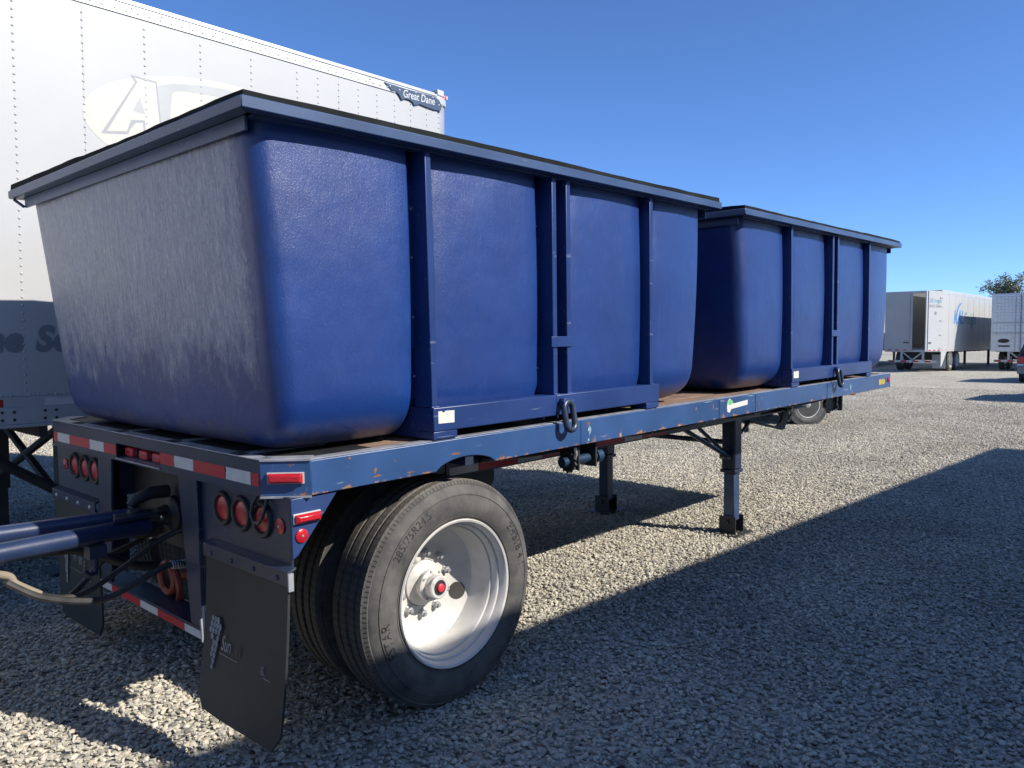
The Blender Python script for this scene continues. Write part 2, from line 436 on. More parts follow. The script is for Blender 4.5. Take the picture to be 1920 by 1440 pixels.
def plank_mat():
    m, nt, b = new_mat('deck_wood'); L = nt.links.new; N = nt.nodes.new
    tcn = N('ShaderNodeTexCoord'); tc = tcn.outputs['Object']
    oi = N('ShaderNodeObjectInfo')
    mp = N('ShaderNodeMapping'); mp.inputs['Scale'].default_value = (1.5, 24, 24); L(tc, mp.inputs['Vector'])
    n = N('ShaderNodeTexNoise'); n.inputs['Scale'].default_value = 1.6; n.inputs['Detail'].default_value = 10; n.inputs['Roughness'].default_value = 0.7; L(mp.outputs[0], n.inputs['Vector'])
    cr = N('ShaderNodeValToRGB'); e = cr.color_ramp.elements
    e[0].position = 0.3; e[0].color = (0.06, 0.035, 0.025, 1)
    e[1].position = 0.75; e[1].color = (0.36, 0.235, 0.17, 1)
    L(n.outputs[0], cr.inputs[0])
    mr = N('ShaderNodeMapRange'); mr.inputs[3].default_value = 0.75; mr.inputs[4].default_value = 1.15; L(oi.outputs['Random'], mr.inputs[0])
    sc = N('ShaderNodeVectorMath'); sc.operation = 'SCALE'; L(cr.outputs[0], sc.inputs[0]); L(mr.outputs[0], sc.inputs['Scale'])
    L(sc.outputs[0], b.inputs['Base Color']); b.inputs['Roughness'].default_value = 0.85
    bp = N('ShaderNodeBump'); bp.inputs['Strength'].default_value = 0.5; bp.inputs['Distance'].default_value = 0.004
    L(n.outputs[0], bp.inputs['Height']); L(bp.outputs[0], b.inputs['Normal'])
    return m

M = {}
M['frp'] = frp_mat('blue_gelcoat', False)
M['frp_sheen'] = frp_mat('blue_gelcoat_end_sheen', True)  # near bin: grey sheen painted into its rear end colour
M['rail'] = worn_blue('deck_rail_blue', (0.018, 0.058, 0.165), zlo=1.098)
M['gussetblue'] = worn_blue('gusset_blue', (0.016, 0.04, 0.13), amount=0.71)
M['binsteel'] = worn_blue('bin_frame_blue', (0.008, 0.030, 0.130), amount=0.68, light=(0.20,0.23,0.32))
M['rim'] = worn_blue('bin_rim_blue', (0.036, 0.068, 0.150), amount=0.645, light=(0.36,0.38,0.42))
M['chassis'] = worn_blue('chassis_navy', (0.016, 0.026, 0.052), amount=0.68, light=(0.16,0.17,0.2))
M['lip'] = pmat('worn_steel_edge', (0.30,0.31,0.34), 0.5, 0.3, var=0.3, vscale=12, dirt=0.5, dirtcol=(0.07,0.09,0.16), dscale=8)
M['black'] = pmat('black_steel', (0.018,0.019,0.022), 0.55, var=0.3, vscale=8, dirt=0.25, dirtcol=(0.09,0.08,0.07))
M['gasket'] = pmat('black_lid_rubber', (0.010,0.012,0.013), 0.9, spec=0.15, var=0.4, vscale=6, bump=0.4, bscale=25, dirt=0.08, dirtcol=(0.06,0.07,0.05))
M['drawbar'] = worn_blue('drawbar_blue', (0.012,0.026,0.075), amount=0.66, light=(0.20,0.20,0.21))
M['treadplate'] = pmat('black_deck_plate', (0.012,0.013,0.015), 0.5, var=0.4, vscale=9, bump=0.6, bscale=45, dirt=0.25, dirtcol=(0.05,0.045,0.045), dscale=6)
M['dark'] = pmat('greasy_black', (0.02,0.019,0.018), 0.6, var=0.4, vscale=10, dirt=0.4, dirtcol=(0.07,0.055,0.04), dscale=12)
M['flap'] = pmat('mudflap_rubber', (0.016,0.017,0.018), 0.6, var=0.2, vscale=5, dirt=0.22, dirtcol=(0.05,0.046,0.042), dscale=3)
M['tyre'] = tyre_mat()
M['tyretext'] = pmat('tyre_lettering', (0.014,0.014,0.015), 0.6)
M['rimwhite'] = pmat('white_wheel_paint', (0.52,0.505,0.48), 0.4, var=0.08, vscale=6, dirt=0.5, dirtcol=(0.30,0.28,0.25), dscale=7)
M['hub'] = pmat('hub_paint', (0.50,0.485,0.46), 0.45, var=0.15, vscale=20, dirt=0.6, dirtcol=(0.19,0.17,0.15), dscale=22)
M['nut'] = pmat('steel_nut', (0.42,0.42,0.43), 0.4, 0.6)
M['red'] = pmat('red_lens', (0.38,0.010,0.018), 0.18, spec=0.6, bump=0.3, bscale=220)
M['reddim'] = pmat('red_cap', (0.60,0.03,0.05), 0.4)
M['orange'] = pmat('red_hose', (0.20,0.028,0.014), 0.45, var=0.2, dirt=0.4, dirtcol=(0.06,0.03,0.025), dscale=10)
M['tapered'] = pmat('red_tape', (0.42,0.015,0.022), 0.35, var=0.1, vscale=30, dirt=0.25, dirtcol=(0.20,0.05,0.05), dscale=10)
M['tapewhite'] = pmat('white_tape', (0.50,0.515,0.515), 0.35, var=0.06, vscale=30, dirt=0.3, dirtcol=(0.40,0.38,0.33), dscale=10)
M['sticker'] = pmat('paper_sticker', (0.56,0.555,0.52), 0.6, dirt=0.6, dirtcol=(0.35,0.33,0.27), dscale=30)
M['green'] = pmat('green_print', (0.12,0.40,0.16), 0.5)
M['yellow'] = pmat('yellow_decal', (0.62,0.48,0.04), 0.5)
M['silver'] = pmat('worn_silver_print', (0.17,0.20,0.24), 0.5, var=0.3, vscale=40)
M['pale_tone'] = pmat('pale_print', (0.26,0.26,0.25), 0.6, var=0.3, vscale=60)
M['faint'] = pmat('worn_dark_print', (0.030,0.030,0.031), 0.6)
M['wood'] = plank_mat()
M['legblue'] = pmat('leg_blue', (0.035,0.06,0.13), 0.35, 0.2, var=0.25, vscale=8, dirt=0.3, dirtcol=(0.10,0.09,0.08))
M['winchblue'] = pmat('winch_paint', (0.02,0.05,0.10), 0.4, 0.3, var=0.3, vscale=15)
M['hose'] = pmat('black_hose', (0.022,0.022,0.023), 0.5, var=0.3, vscale=15, dirt=0.3, dirtcol=(0.10,0.09,0.075), dscale=12)
M['wrap'] = pmat('sandy_hose_wrap', (0.22,0.185,0.135), 0.85, var=0.25, vscale=14, bump=0.6, bscale=70)
M['chrome'] = pmat('chrome', (0.75,0.75,0.76), 0.15, 1.0)
M['alloy'] = pmat('polished_alloy', (0.60,0.60,0.60), 0.3, 0.35)
M['white'] = pmat('white_trailer_paint', (0.385,0.39,0.39), 0.45, var=0.03, vscale=1.2, dirt=0.25, dirtcol=(0.30,0.305,0.305), dscale=1.4, bump=0.25, bscale=1.6)
M['alu'] = pmat('bare_aluminium', (0.52,0.52,0.51), 0.4, 0.6, var=0.1, vscale=6, dirt=0.5, dirtcol=(0.36,0.29,0.19), dscale=2.2)
M['greyrail'] = pmat('grey_side_rail', (0.40,0.415,0.425), 0.5, 0.2, var=0.08, vscale=4, dirt=0.3, dirtcol=(0.36,0.35,0.33))
M['ghostoval'] = pmat('ghost_oval_paint', (0.455,0.445,0.40), 0.45, var=0.02)
M['ghostgrey'] = pmat('ghost_grey_paint', (0.345,0.36,0.36), 0.45, var=0.05, vscale=5)
M['ghostline'] = pmat('ghost_outline', (0.27,0.28,0.295), 0.5)
M['letters'] = pmat('grey_lettering', (0.17,0.18,0.20), 0.5)
M['plate'] = pmat('navy_name_plate', (0.035,0.06,0.11), 0.4)
M['bluepr'] = pmat('blue_print', (0.05,0.20,0.48), 0.5)
M['teal'] = pmat('teal_print', (0.07,0.24,0.30), 0.5)
M['stain'] = pmat('quilted_stainless', (0.52,0.53,0.54), 0.35, 0.7, var=0.06, vscale=3)
M['inside'] = pmat('trailer_interior', (0.22,0.24,0.25), 0.7)
M['underb'] = pmat('underbody', (0.03,0.03,0.032), 0.7, var=0.3)
M['carblack'] = pmat('dark_car_paint', (0.018,0.024,0.026), 0.22, coat=1.0)
M['carwhite'] = pmat('pale_car_paint', (0.55,0.56,0.58), 0.3, coat=1.0)
M['glass'] = pmat('tinted_glass', (0.012,0.014,0.016), 0.06, spec=0.7)
M['plastic'] = pmat('grey_bumper_plastic', (0.16,0.165,0.17), 0.6)
M['bark'] = pmat('bark', (0.16,0.13,0.10), 0.9, var=0.3, vscale=8)
M['leaf'] = pmat('leaf', (0.12,0.145,0.085), 0.6, var=0.3, vscale=0.6)
def roof_mat():
    m, nt, b = new_mat('translucent_roof'); N = nt.nodes.new; L = nt.links.new
    b.inputs['Base Color'].default_value = (0.7,0.7,0.68,1); b.inputs['Roughness'].default_value = 0.5
    tr = N('ShaderNodeBsdfTranslucent'); tr.inputs[0].default_value = (0.8,0.8,0.76,1)
    mx = N('ShaderNodeMixShader'); mx.inputs[0].default_value = 0.45
    L(b.outputs[0], mx.inputs[1]); L(tr.outputs[0], mx.inputs[2]); L(mx.outputs[0], nt.nodes['Material Output'].inputs[0])
    return m
M['roof'] = roof_mat()
M['ground'] = gravel_ground_mat()
M['stone'] = stone_mat()

# ------------------------------------------------------------------ ground
mb = MB()
S = 900.0
mb.add([(-S,-S,0),(S,-S,0),(S,S,0),(-S,S,0)], [(0,1,2,3)])
g = part('ground', mb, M['ground'], smooth=0)
g['kind'] = 'structure'; g['label'] = 'flat crushed gravel lot reaching to the horizon'; g['category'] = 'ground'

def gravel():
    mb = MB(); cx, cy = CAM_LOC[0], CAM_LOC[1]
    a0, a1, n = YAW-R(38), YAW+R(42), 22
    rings = [1.2, 4, 8, 12, 17, 23, 30]
    vs = []
    for r in rings:
        for i in range(n+1):
            a = a0+(a1-a0)*i/n
            vs.append((cx+r*math.cos(a), cy+r*math.sin(a), 0.002))
    fs = []
    for j in range(len(rings)-1):
        for i in range(n):
            fs.append((j*(n+1)+i, (j+1)*(n+1)+i, (j+1)*(n+1)+i+1, j*(n+1)+i+1))
    mb.add(vs, fs)
    o = part('gravel', mb, M['stone'], smooth=0)
    at = o.data.attributes.new('stone_density', 'FLOAT', 'POINT')
    dens = [2700, 2700, 2500, 2000, 1200, 450, 0]
    at.data.foreach_set('value', [dens[i//(n+1)] for i in range(len(vs))])
    o['kind'] = 'stuff'; o['label'] = 'loose pale crushed stones covering the lot'; o['category'] = 'gravel'
    ng = bpy.data.node_groups.new('gravel_scatter', 'GeometryNodeTree')
    ng.interface.new_socket('Geometry', in_out='INPUT', socket_type='NodeSocketGeometry')
    ng.interface.new_socket('Geometry', in_out='OUTPUT', socket_type='NodeSocketGeometry')
    N = ng.nodes.new; L = ng.links.new
    gi = N('NodeGroupInput'); go = N('NodeGroupOutput')
    dp = N('GeometryNodeDistributePointsOnFaces'); dp.inputs['Seed'].default_value = 3
    na = N('GeometryNodeInputNamedAttribute'); na.data_type = 'FLOAT'; na.inputs[0].default_value = 'stone_density'; L(na.outputs[0], dp.inputs['Density'])
    L(gi.outputs[0], dp.inputs['Mesh'])
    jn = N('GeometryNodeJoinGeometry')
    for k in range(6):
        ico = N('GeometryNodeMeshIcoSphere'); ico.inputs['Radius'].default_value = 1.0; ico.inputs['Subdivisions'].default_value = 1 if k < 3 else 2
        sp = N('GeometryNodeSetPosition')
        rv = N('FunctionNodeRandomValue'); rv.data_type = 'FLOAT_VECTOR'
        q = 0.42 if k < 3 else 0.20
        rv.inputs[0].default_value = (-q, -q, -q); rv.inputs[1].default_value = (q, q, q)
        rv.inputs['Seed'].default_value = 11+k
        L(ico.outputs['Mesh'], sp.inputs['Geometry']); L(rv.outputs[0], sp.inputs['Offset'])
        sm = N('GeometryNodeSetMaterial'); sm.inputs['Material'].default_value = M['stone']; L(sp.outputs[0], sm.inputs['Geometry'])
        gt = N('GeometryNodeGeometryToInstance'); L(sm.outputs[0], gt.inputs[0]); L(gt.outputs[0], jn.inputs[0])
    ip = N('GeometryNodeInstanceOnPoints')
    L(dp.outputs['Points'], ip.inputs['Points']); L(jn.outputs[0], ip.inputs['Instance']); ip.inputs['Pick Instance'].default_value = True
    ri = N('FunctionNodeRandomValue'); ri.data_type = 'INT'; ri.inputs['Seed'].default_value = 5
    ri.inputs[4].default_value = 0; ri.inputs[5].default_value = 5
    L(ri.outputs[2], ip.inputs['Instance Index'])
    rr = N('FunctionNodeRandomValue'); rr.data_type = 'FLOAT_VECTOR'; rr.inputs[0].default_value = (-0.45,-0.45,0); rr.inputs[1].default_value = (0.45,0.45,6.283); rr.inputs['Seed'].default_value = 8
    L(rr.outputs[0], ip.inputs['Rotation'])
    rs = N('FunctionNodeRandomValue'); rs.data_type = 'FLOAT_VECTOR'; rs.inputs[0].default_value = (0.0095,0.008,0.005); rs.inputs[1].default_value = (0.020,0.0155,0.010); rs.inputs['Seed'].default_value = 9
    rsc = N('FunctionNodeRandomValue'); rsc.data_type = 'FLOAT'; rsc.inputs[2].default_value = 0.42; rsc.inputs[3].default_value = 1.05; rsc.inputs['Seed'].default_value = 31
    vm = N('ShaderNodeVectorMath'); vm.operation = 'SCALE'; L(rs.outputs[0], vm.inputs[0]); L(rsc.outputs[1], vm.inputs['Scale'])
    L(vm.outputs[0], ip.inputs['Scale'])
    ti = N('GeometryNodeTranslateInstances')
    rz = N('FunctionNodeRandomValue'); rz.data_type = 'FLOAT_VECTOR'; rz.inputs[0].default_value = (0,0,-0.002); rz.inputs[1].default_value = (0,0,0.011); rz.inputs['Seed'].default_value = 14
    ti.inputs['Local Space'].default_value = False
    L(ip.outputs[0], ti.inputs['Instances']); L(rz.outputs[0], ti.inputs['Translation'])
    L(ti.outputs[0], go.inputs[0])
    md = o.modifiers.new('scatter', 'NODES'); md.node_group = ng
gravel()

# ------------------------------------------------------------------ flatbed trailer (built in its own frame, nose up 0.9 deg)
TH = R(0.9)
PIV = Vector((0.925, 0, 0))
TROT = (0, -TH, 0)
def T2W(p):
    c, s = math.cos(TH), math.sin(TH); d = Vector(p)-PIV
    return Vector((c*d.x - s*d.z, d.y, s*d.x + c*d.z)) + PIV
flat = thing('flatbed_trailer', 'low blue flatbed trailer carrying two blue bins, standing on landing legs', 'trailer', T2W((0,0,0)), TROT)
ZD, HB, CH, LEN, WID = 1.227, 0.129, 0.13, 6.593, 2.44
ZB = ZD-HB

def arch(x0, x1, zb, h, n=12):
    return [(x0+(x1-x0)*i/n, zb+h*math.sin(math.pi*i/n)**0.6) for i in range(n+1)]

def side_rail(y0, sgn):
    mb = MB()
    notch = arch(0.74, 1.10, ZB, 0.046)
    poly = [(CH, ZB)] + notch + [(LEN, ZB), (LEN, ZD), (CH, ZD)]
    ya, yb = (y0, y0+0.008*sgn)
    mb.prism(poly, 'y', min(ya,yb), max(ya,yb))
    def fl(xa, xb, w, za, zb):
        q = sorted((y0+0.0085*sgn, y0+w*sgn)); mb.box(xa, xb, q[0], q[1], za, zb)
    fl(CH, LEN, 0.075, ZD-0.008, ZD-0.0005)
    fl(CH, 0.74, 0.06, ZB+0.0005, ZB+0.008); fl(1.10, LEN, 0.06, ZB+0.0005, ZB+0.008)
    return mb
part('side_rail', side_rail(0.0, 1), M['rail'], flat, bevel=0.0035, label='near side rail with scraped rusty lower edge')
part('side_rail', side_rail(WID, -1), M['rail'], flat)
# worn top lip of the near rail
mb = MB(); mb.box(CH+0.002, LEN-0.002, 0.012, 0.062, ZD, ZD+0.004); part('rail_lip', mb, M['lip'], flat)
# weld splices and stakes on the rail
for x in (1.735, 3.20, 3.72, 5.02):
    mb = MB(); mb.box(x, x+0.010, -0.0025, 0.0, ZB+0.004, ZD-0.003); part('weld_seam', mb, M['rail'], flat)
# end cap of the rail
mb = MB(); mb.box(LEN+0.0005, LEN+0.009, 0.0, WID, ZB, ZD); part('front_rail', mb, M['rail'], flat, bevel=0.002)
# chamfered rear corners
for s in (0, 1):
    a = Vector((CH, 0, 0)); b = Vector((0, CH, 0))
    if s: a.y = WID; b.y = WID-CH
    d = (b-a).normalized()
    nrm = Vector((d.y, -d.x, 0)) if not s else Vector((-d.y, d.x, 0))
    if nrm.dot(Vector((-1,0,0))) < 0: nrm = -nrm
    mb = MB()
    pts = [a - nrm*0.0, b, b - nrm*0.008, a - nrm*0.008]
    mb.prism([(p.x, p.y) for p in pts], 'z', ZB, ZD)
    part('corner_plate', mb, M['rail'], flat, bevel=0.002)
    for z in (ZB-0.006, ZD):
        mb = MB()
        ctr = Vector((CH+0.06, 0.07 if not s else WID-0.07, 0)); ctr2 = Vector((0.06, CH+0.06 if not s else WID-CH-0.06, 0))
        out = 0.012 if z < ZD else 0.006
        q = [a+nrm*out, b+nrm*out, ctr2, ctr]
        mb.prism([(p.x, p.y) for p in q], 'z', z, z+0.006)
        part('corner_lip', mb, M['lip'], flat)
# rear bumper beam with lamp recess
RY0, RY1, RZ0, RZ1 = 0.967, 1.446, 1.112, 1.180
mb = MB()
mb.box(0, 0.008, CH, RY0, ZB, ZD); mb.box(0, 0.008, RY1, WID-CH, ZB, ZD)
mb.box(0, 0.008, RY0, RY1, RZ1, ZD); mb.box(0, 0.008, RY0, RY1, ZB, RZ0)
part('rear_beam', mb, M['chassis'], flat)
mb = MB(); mb.box(0.07, 0.078, RY0-0.02, RY1+0.02, ZB+0.005, ZD-0.01); part('recess_back', mb, M['black'], flat)
mb = MB(); mb.box(-0.006, 0.068, RY0, RY1, RZ0-0.006, RZ0-0.0005); part('recess_shelf', mb, M['lip'], flat)
mb = MB(); mb.box(0.002, 0.062, CH+0.004, WID-CH-0.004, ZD+0.0005, ZD+0.006); part('beam_lip', mb, M['lip'], flat, bevel=0.002)
for y in (0.30, 0.86, 1.42, 1.98):
    mb = MB(); mb.box(0.006, 0.054, y, y+0.07, ZD+0.0062, ZD+0.0085); part('stake_slot', mb, M['black'], flat)
    mb = MB(); mb.box(0.064, 0.40, y+0.005, y+0.065, ZD-0.003, ZD+0.005); part('deck_strap', mb, M['lip'], flat)
def small_lamp(o, n, w, h, d, ends=True):
    """rectangular marker lamp on plane with outward normal n"""
    n = Vector(n).normalized(); ex = Vector((0,0,1)).cross(n).normalized(); ey = n.cross(ex)
    o = Vector(o)
    mb = MB(); mb.frame_prism([(-w/2-.004,-h/2-.003),(w/2+.004,-h/2-.003),(w/2+.004,h/2+.003),(-w/2-.004,h/2+.003)], o, ex, ey, 0.006)
    base = part('marker_lamp', mb, M['tapewhite'], flat)
    mb = MB()
    pr = [(-w/2,-h/2),(w/2,-h/2),(w/2,h/2),(-w/2,h/2)]
    q = [(-w/2+.01,-h/2+.008),(w/2-.01,-h/2+.008),(w/2-.01,h/2-.008),(-w/2+.01,h/2-.008)]
    vs = [o+ex*a+ey*b+n*0.0065 for a, b in pr] + [o+ex*a+ey*b+n*(d*.6) for a, b in pr] + [o+ex*a+ey*b+n*d for a, b in q]
    fs = [(3,2,1,0)] + [(i,(i+1)%4,4+(i+1)%4,4+i) for i in range(4)] + [(4+i,4+(i+1)%4,8+(i+1)%4,8+i) for i in range(4)] + [(8,9,10,11)]
    mb.add(vs, fs); part('lens', mb, M['red'], base, bevel=0.002)
for y in (1.385, 1.228, 1.085):
    mb = MB(); mb.box(0.030, 0.069, y-0.042, y+0.042, 1.118, 1.160)
    lam = part('marker_lamp', mb, M['reddim'], flat, bevel=0.008)
    mb = MB(); mb.box(0.0295, 0.05, y-0.03, y+0.03, 1.126, 1.150); part('lens', mb, M['red'], lam, bevel=0.004)
    mb = MB(); mb.box(0.045, 0.069, y-0.062, y-0.046, 1.13, 1.15); part('bracket', mb, M['black'], lam)
# conspicuity tape on the beam
def tape(y0, y1, z0, z1, red, x=-0.0018, jag=True):
    n = 6; poly = [(y0, z0), (y1, z0), (y1, z1), (y0, z1)]
    if jag: poly = [(y0, z0), (y1, z0)] + [(y1+random.uniform(-.006,.006), z0+(z1-z0)*i/n) for i in range(1, n)] + [(y1, z1), (y0, z1)]
    mb = MB(); mb.prism(poly, 'x', x, x+0.0012)
    part('tape_strip', mb, M['tapered'] if red else M['tapewhite'], flat, smooth=0)
zt0, zt1 = 1.122, 1.170
for a, b, c in ((1.449,1.597,1),(1.599,1.784,0),(1.786,2.063,1),(2.065,2.244,0),(2.246,2.303,1)): tape(a, b, zt0, zt1, c)
for a, b, c in ((0.137,0.194,1),(0.196,0.383,0),(0.390,0.652,1),(0.654,0.827,0),(0.829,0.966,1)): tape(a, b, 1.133, 1.181, c)
# corner marker lamp and side gusset
small_lamp((0.066-0.0015, 0.064-0.0015, 1.165), (-1,-1,0), 0.125, 0.036, 0.026)
mb = MB(); mb.prism([(0.052,1.094),(0.250,1.094),(0.075,0.885),(0.052,0.872)], 'y', 0.012, 0.020); part('side_gusset', mb, M['gussetblue'], flat, bevel=0.002)
small_lamp((0.113, 0.0115, 1.020), (0,-1,0.0), 0.105, 0.032, 0.026)
mb = MB(); mb.lathe([(0.026,0),(0.026,0.005),(0.022,0.008),(0.0001,0.009)], (0.090,0.012,0.955), (0,-1,0), 24)
refl = part('reflector', mb, M['red'], flat); mb = MB(); mb.dome((0.090,0.003,0.955),(0,-1,0),0.005,0.003,8); part('screw', mb, M['nut'], refl)
# lamp panels either side
def lamp_panel(ya, yb, lamps, refy, ymir):
    mb = MB(); mb.box(0.052, 0.060, ya, yb, 0.835, ZB-0.001); p = part('lamp_panel', mb, M['chassis'], flat)
    for y in lamps:
        mb = MB(); mb.lathe([(0.050,0.0),(0.055,-0.012),(0.066,-0.014),(0.071,-0.008),(0.072,0.0)], (0.052,y,0.992), (1,0,0), 36)
        gr = part('round_lamp', mb, M['flap'], flat)
        mb = MB(); mb.lathe([(0.0001,-0.010),(0.025,-0.0095),(0.044,-0.006),(0.0515,0.001),(0.0001,0.001)], (0.052,y,0.992), (1,0,0), 36)
        part('lens', mb, M['red'], gr)
    mb = MB(); mb.lathe([(0.030,0),(0.030,0.005),(0.026,0.007),(0.0001,0.008)], (0.052,refy,0.985), (-1,0,0), 24)
    r_ = part('reflector', mb, M['red'], flat); mb = MB(); mb.dome((0.044,refy,0.985),(-1,0,0),0.006,0.004,8); part('screw', mb, M['nut'], r_)
lamp_panel(0.0205, 0.70, (0.516, 0.366, 0.211), 0.088, False)
lamp_panel(1.79, 2.43, (1.872, 2.005, 2.152), 2.302, True)
# a loose wire loop hanging over the third lamp
mb = MB(); mb.tube([(0.05,0.16,1.09),(0.03,0.155,1.05),(0.022,0.165,1.01),(0.02,0.19,0.985),(0.02,0.225,0.985),(0.022,0.245,1.01),(0.03,0.245,1.05),(0.05,0.23,1.09)], 0.007, 8)
part('wire_loop', mb, M['hose'], flat)
# mudflap brackets and mudflaps
def grapes(o, ex, ey, w, h, parent, mat):
    o = Vector(o); ex = Vector(ex); ey = Vector(ey); mb = MB(); rows = 9; rg = random.Random(4)
    for r_ in range(rows):
        t = r_/(rows-1); n = max(1, round(4*(1-t)**0.7+0.4)) if r_ > 0 else 3
        for k in range(n):
            cx = (k-(n-1)/2)*w*0.30 + (0.04*w if r_ % 2 else -0.04*w) + rg.uniform(-.02,.02)*w - 0.12*w*t; cy = -t*h
            rr = h*0.062*rg.uniform(.8,1.05)
            if rg.random() < 0.12: continue
            mb.add([o+ex*(cx+rr*1.05*math.cos(a))+ey*(cy+rr*1.25*math.sin(a)) for a in [2*math.pi*i/7+rg.random()*.2 for i in range(7)]], [tuple(range(7))])
    part('grape_print', mb, mat, parent, smooth=0, recalc=False)
def mudflap(y0, y1, xt, xb, zt, zb, near):
    mb = MB()
    mb.prism([(xt-0.006,0.786),(xt-0.006,0.838),(0.051,0.850),(0.051,0.843),(xt,0.831),(xt,0.786)], 'y', y0-0.01, y1+0.01)
    br = part('flap_bracket', mb, M['chassis'], flat, bevel=0.001)
    for k in range(4):
        mb = MB(); mb.dome((xt-0.006, y0+0.06+k*(y1-y0-0.12)/3, 0.808), (-1,0,0), 0.011, 0.007, 8); part('bolt', mb, M['nut'] if not near else M['chassis'], br)
    # flap: curved sheet, rounded lower corners
    n = 10; mb = MB(); vs = []; th = 0.010; rc = 0.05
    rows = []
    for i in range(n+1):
        t = i/n; z = zt+(zb-zt)*t; x = xt+0.004+(xb-xt)*(t**1.5)
        dz = z-zb; ins = 0.0
        if dz < rc: ins = rc-math.sqrt(max(0, rc*rc-(rc-dz)**2))
        rows.append((x, z, y0+ins, y1-ins))
    for (x, z, a, b) in rows:
        for j in range(5):
            vs.append((x+0.004*math.sin(j*1.3+z*6), a+(b-a)*j/4, z))
    m_ = len(vs)
    vs2 = vs + [(x+th, y, z) for x, y, z in vs]
    fs = []
    for i in range(n):
        for j in range(4):
            q = (i*5+j, i*5+j+1, (i+1)*5+j+1, (i+1)*5+j); fs.append(q); fs.append(tuple(m_+k for k in reversed(q)))
        fs.append((i*5, (i+1)*5, m_+(i+1)*5, m_+i*5)); fs.append((i*5+4, m_+i*5+4, m_+(i+1)*5+4, (i+1)*5+4))
    for j in range(4):
        fs.append((j, m_+j, m_+j+1, j+1)); fs.append((n*5+j, n*5+j+1, m_+n*5+j+1, m_+n*5+j))
    mb.add(vs2, fs)
    fl = part('mudflap', mb, M['flap'], flat)
    def fp(yy, zz):
        t = (zz-zt)/(zb-zt); return Vector((xt+0.004+(xb-xt)*(max(0,t)**1.5)-0.0085, yy, zz))
    ex = Vector((0,-1,0)); ey = (fp(0,0.6)-fp(0,0.4)).normalized()
    if near:
        grapes(fp(y1-0.115,0.55), ex, ey, 0.075, 0.19, fl, M['silver'])
        put_text('Sun', fp(y1-0.165,0.445), ex, ey, M['pale_tone'], fl, size=0.085, shear=0.35, sx=0.62)
        put_text('W', fp(y1-0.275,0.445), ex, ey, M['faint'], fl, size=0.075, shear=0.3, sx=0.6)
        put_text('IS.', fp(y1-0.47,0.432), ex, ey, M['silver'], fl, size=0.045, sx=0.7)
        mb = MB(); mb.add([fp(y1-0.16,0.430), fp(y1-0.30,0.430), fp(y1-0.30,0.4275), fp(y1-0.16,0.4275)], [(0,1,2,3)])
        part('underline', mb, M['pale_tone'], fl, smooth=0, recalc=False); mb = MB()
        mb.add([fp(y1-0.49,0.424), fp(y1-0.54,0.424), fp(y1-0.54,0.4215), fp(y1-0.49,0.4215)], [(0,1,2,3)])
        part('underline', mb, M['pale_tone'], fl, smooth=0, recalc=False)
        mb = MB(); mb.box(xt-0.007, xt+0.014, y0-0.018, y0-0.0105, 0.77, 0.835); part('bracket_end', mb, M['lip'], br)
    else:
        grapes(fp(y1-0.16,0.56), ex, ey, 0.05, 0.22, fl, M['pale_tone'])
        for s_, yy, zz in (('M', 0.27, .475), ('W', 0.34, .465), ('E', 0.41, .45), ('A', 0.47, .40)):
            put_text(s_, fp(y1-yy, zz), ex, ey, M['pale_tone'], fl, size=0.075, shear=0.2, sx=0.7)
        mb = MB(); mb.add([fp(y1-0.2,0.43), fp(y1-0.5,0.425), fp(y1-0.5,0.4225), fp(y1-0.2,0.4275)], [(0,1,2,3)])
        part('underline', mb, M['pale_tone'], fl, smooth=0, recalc=False)
mudflap(0.0, 0.62, 0.020, -0.05, 0.80, 0.18, True)
mudflap(1.81, 2.42, 0.020, 0.02, 0.80, 0.125, False)
# rear posts, under-ride guard
for ys, yb in (((0.70,0.87),(0.70,0.80)), ((1.60,1.77),(1.67,1.80))):
    mb = MB()
    t = [(ys[0],ZB-0.001),(ys[1],ZB-0.001),(yb[1],0.452),(yb[0],0.452)]
    mb.prism(t, 'x', 0.030, 0.046)
    part('rear_post', mb, M['chassis'], flat, bevel=0.003)
    mb = MB(); yy = ys[0] if ys[0] < 1.2 else ys[1]-0.012
    mb.box(0.0465, 0.16, yy, yy+0.012, 0.47, ZB-0.001); part('rear_post', mb, M['chassis'], flat)
mb = MB(); mb.box(0.030, 0.150, 0.69, 1.85, 0.440, 0.4515); mb.box(0.030, 0.036, 0.69, 1.85, 0.405, 0.4395)
part('underride_guard', mb, M['chassis'], flat)
for i, (a, b, c) in enumerate(((0.69,0.86,0),(0.862,1.13,1),(1.132,1.32,0),(1.322,1.66,1),(1.662,1.85,0))):
    tape(a, b, 0.405, 0.4395, c, x=0.0282, jag=False)
mb = MB(); mb.prism([(0.684,0.40),(0.696,0.40),(0.702,0.49),(0.690,0.50)], 'x', 0.022, 0.029); part('bent_corner', mb, M['lip'], flat)
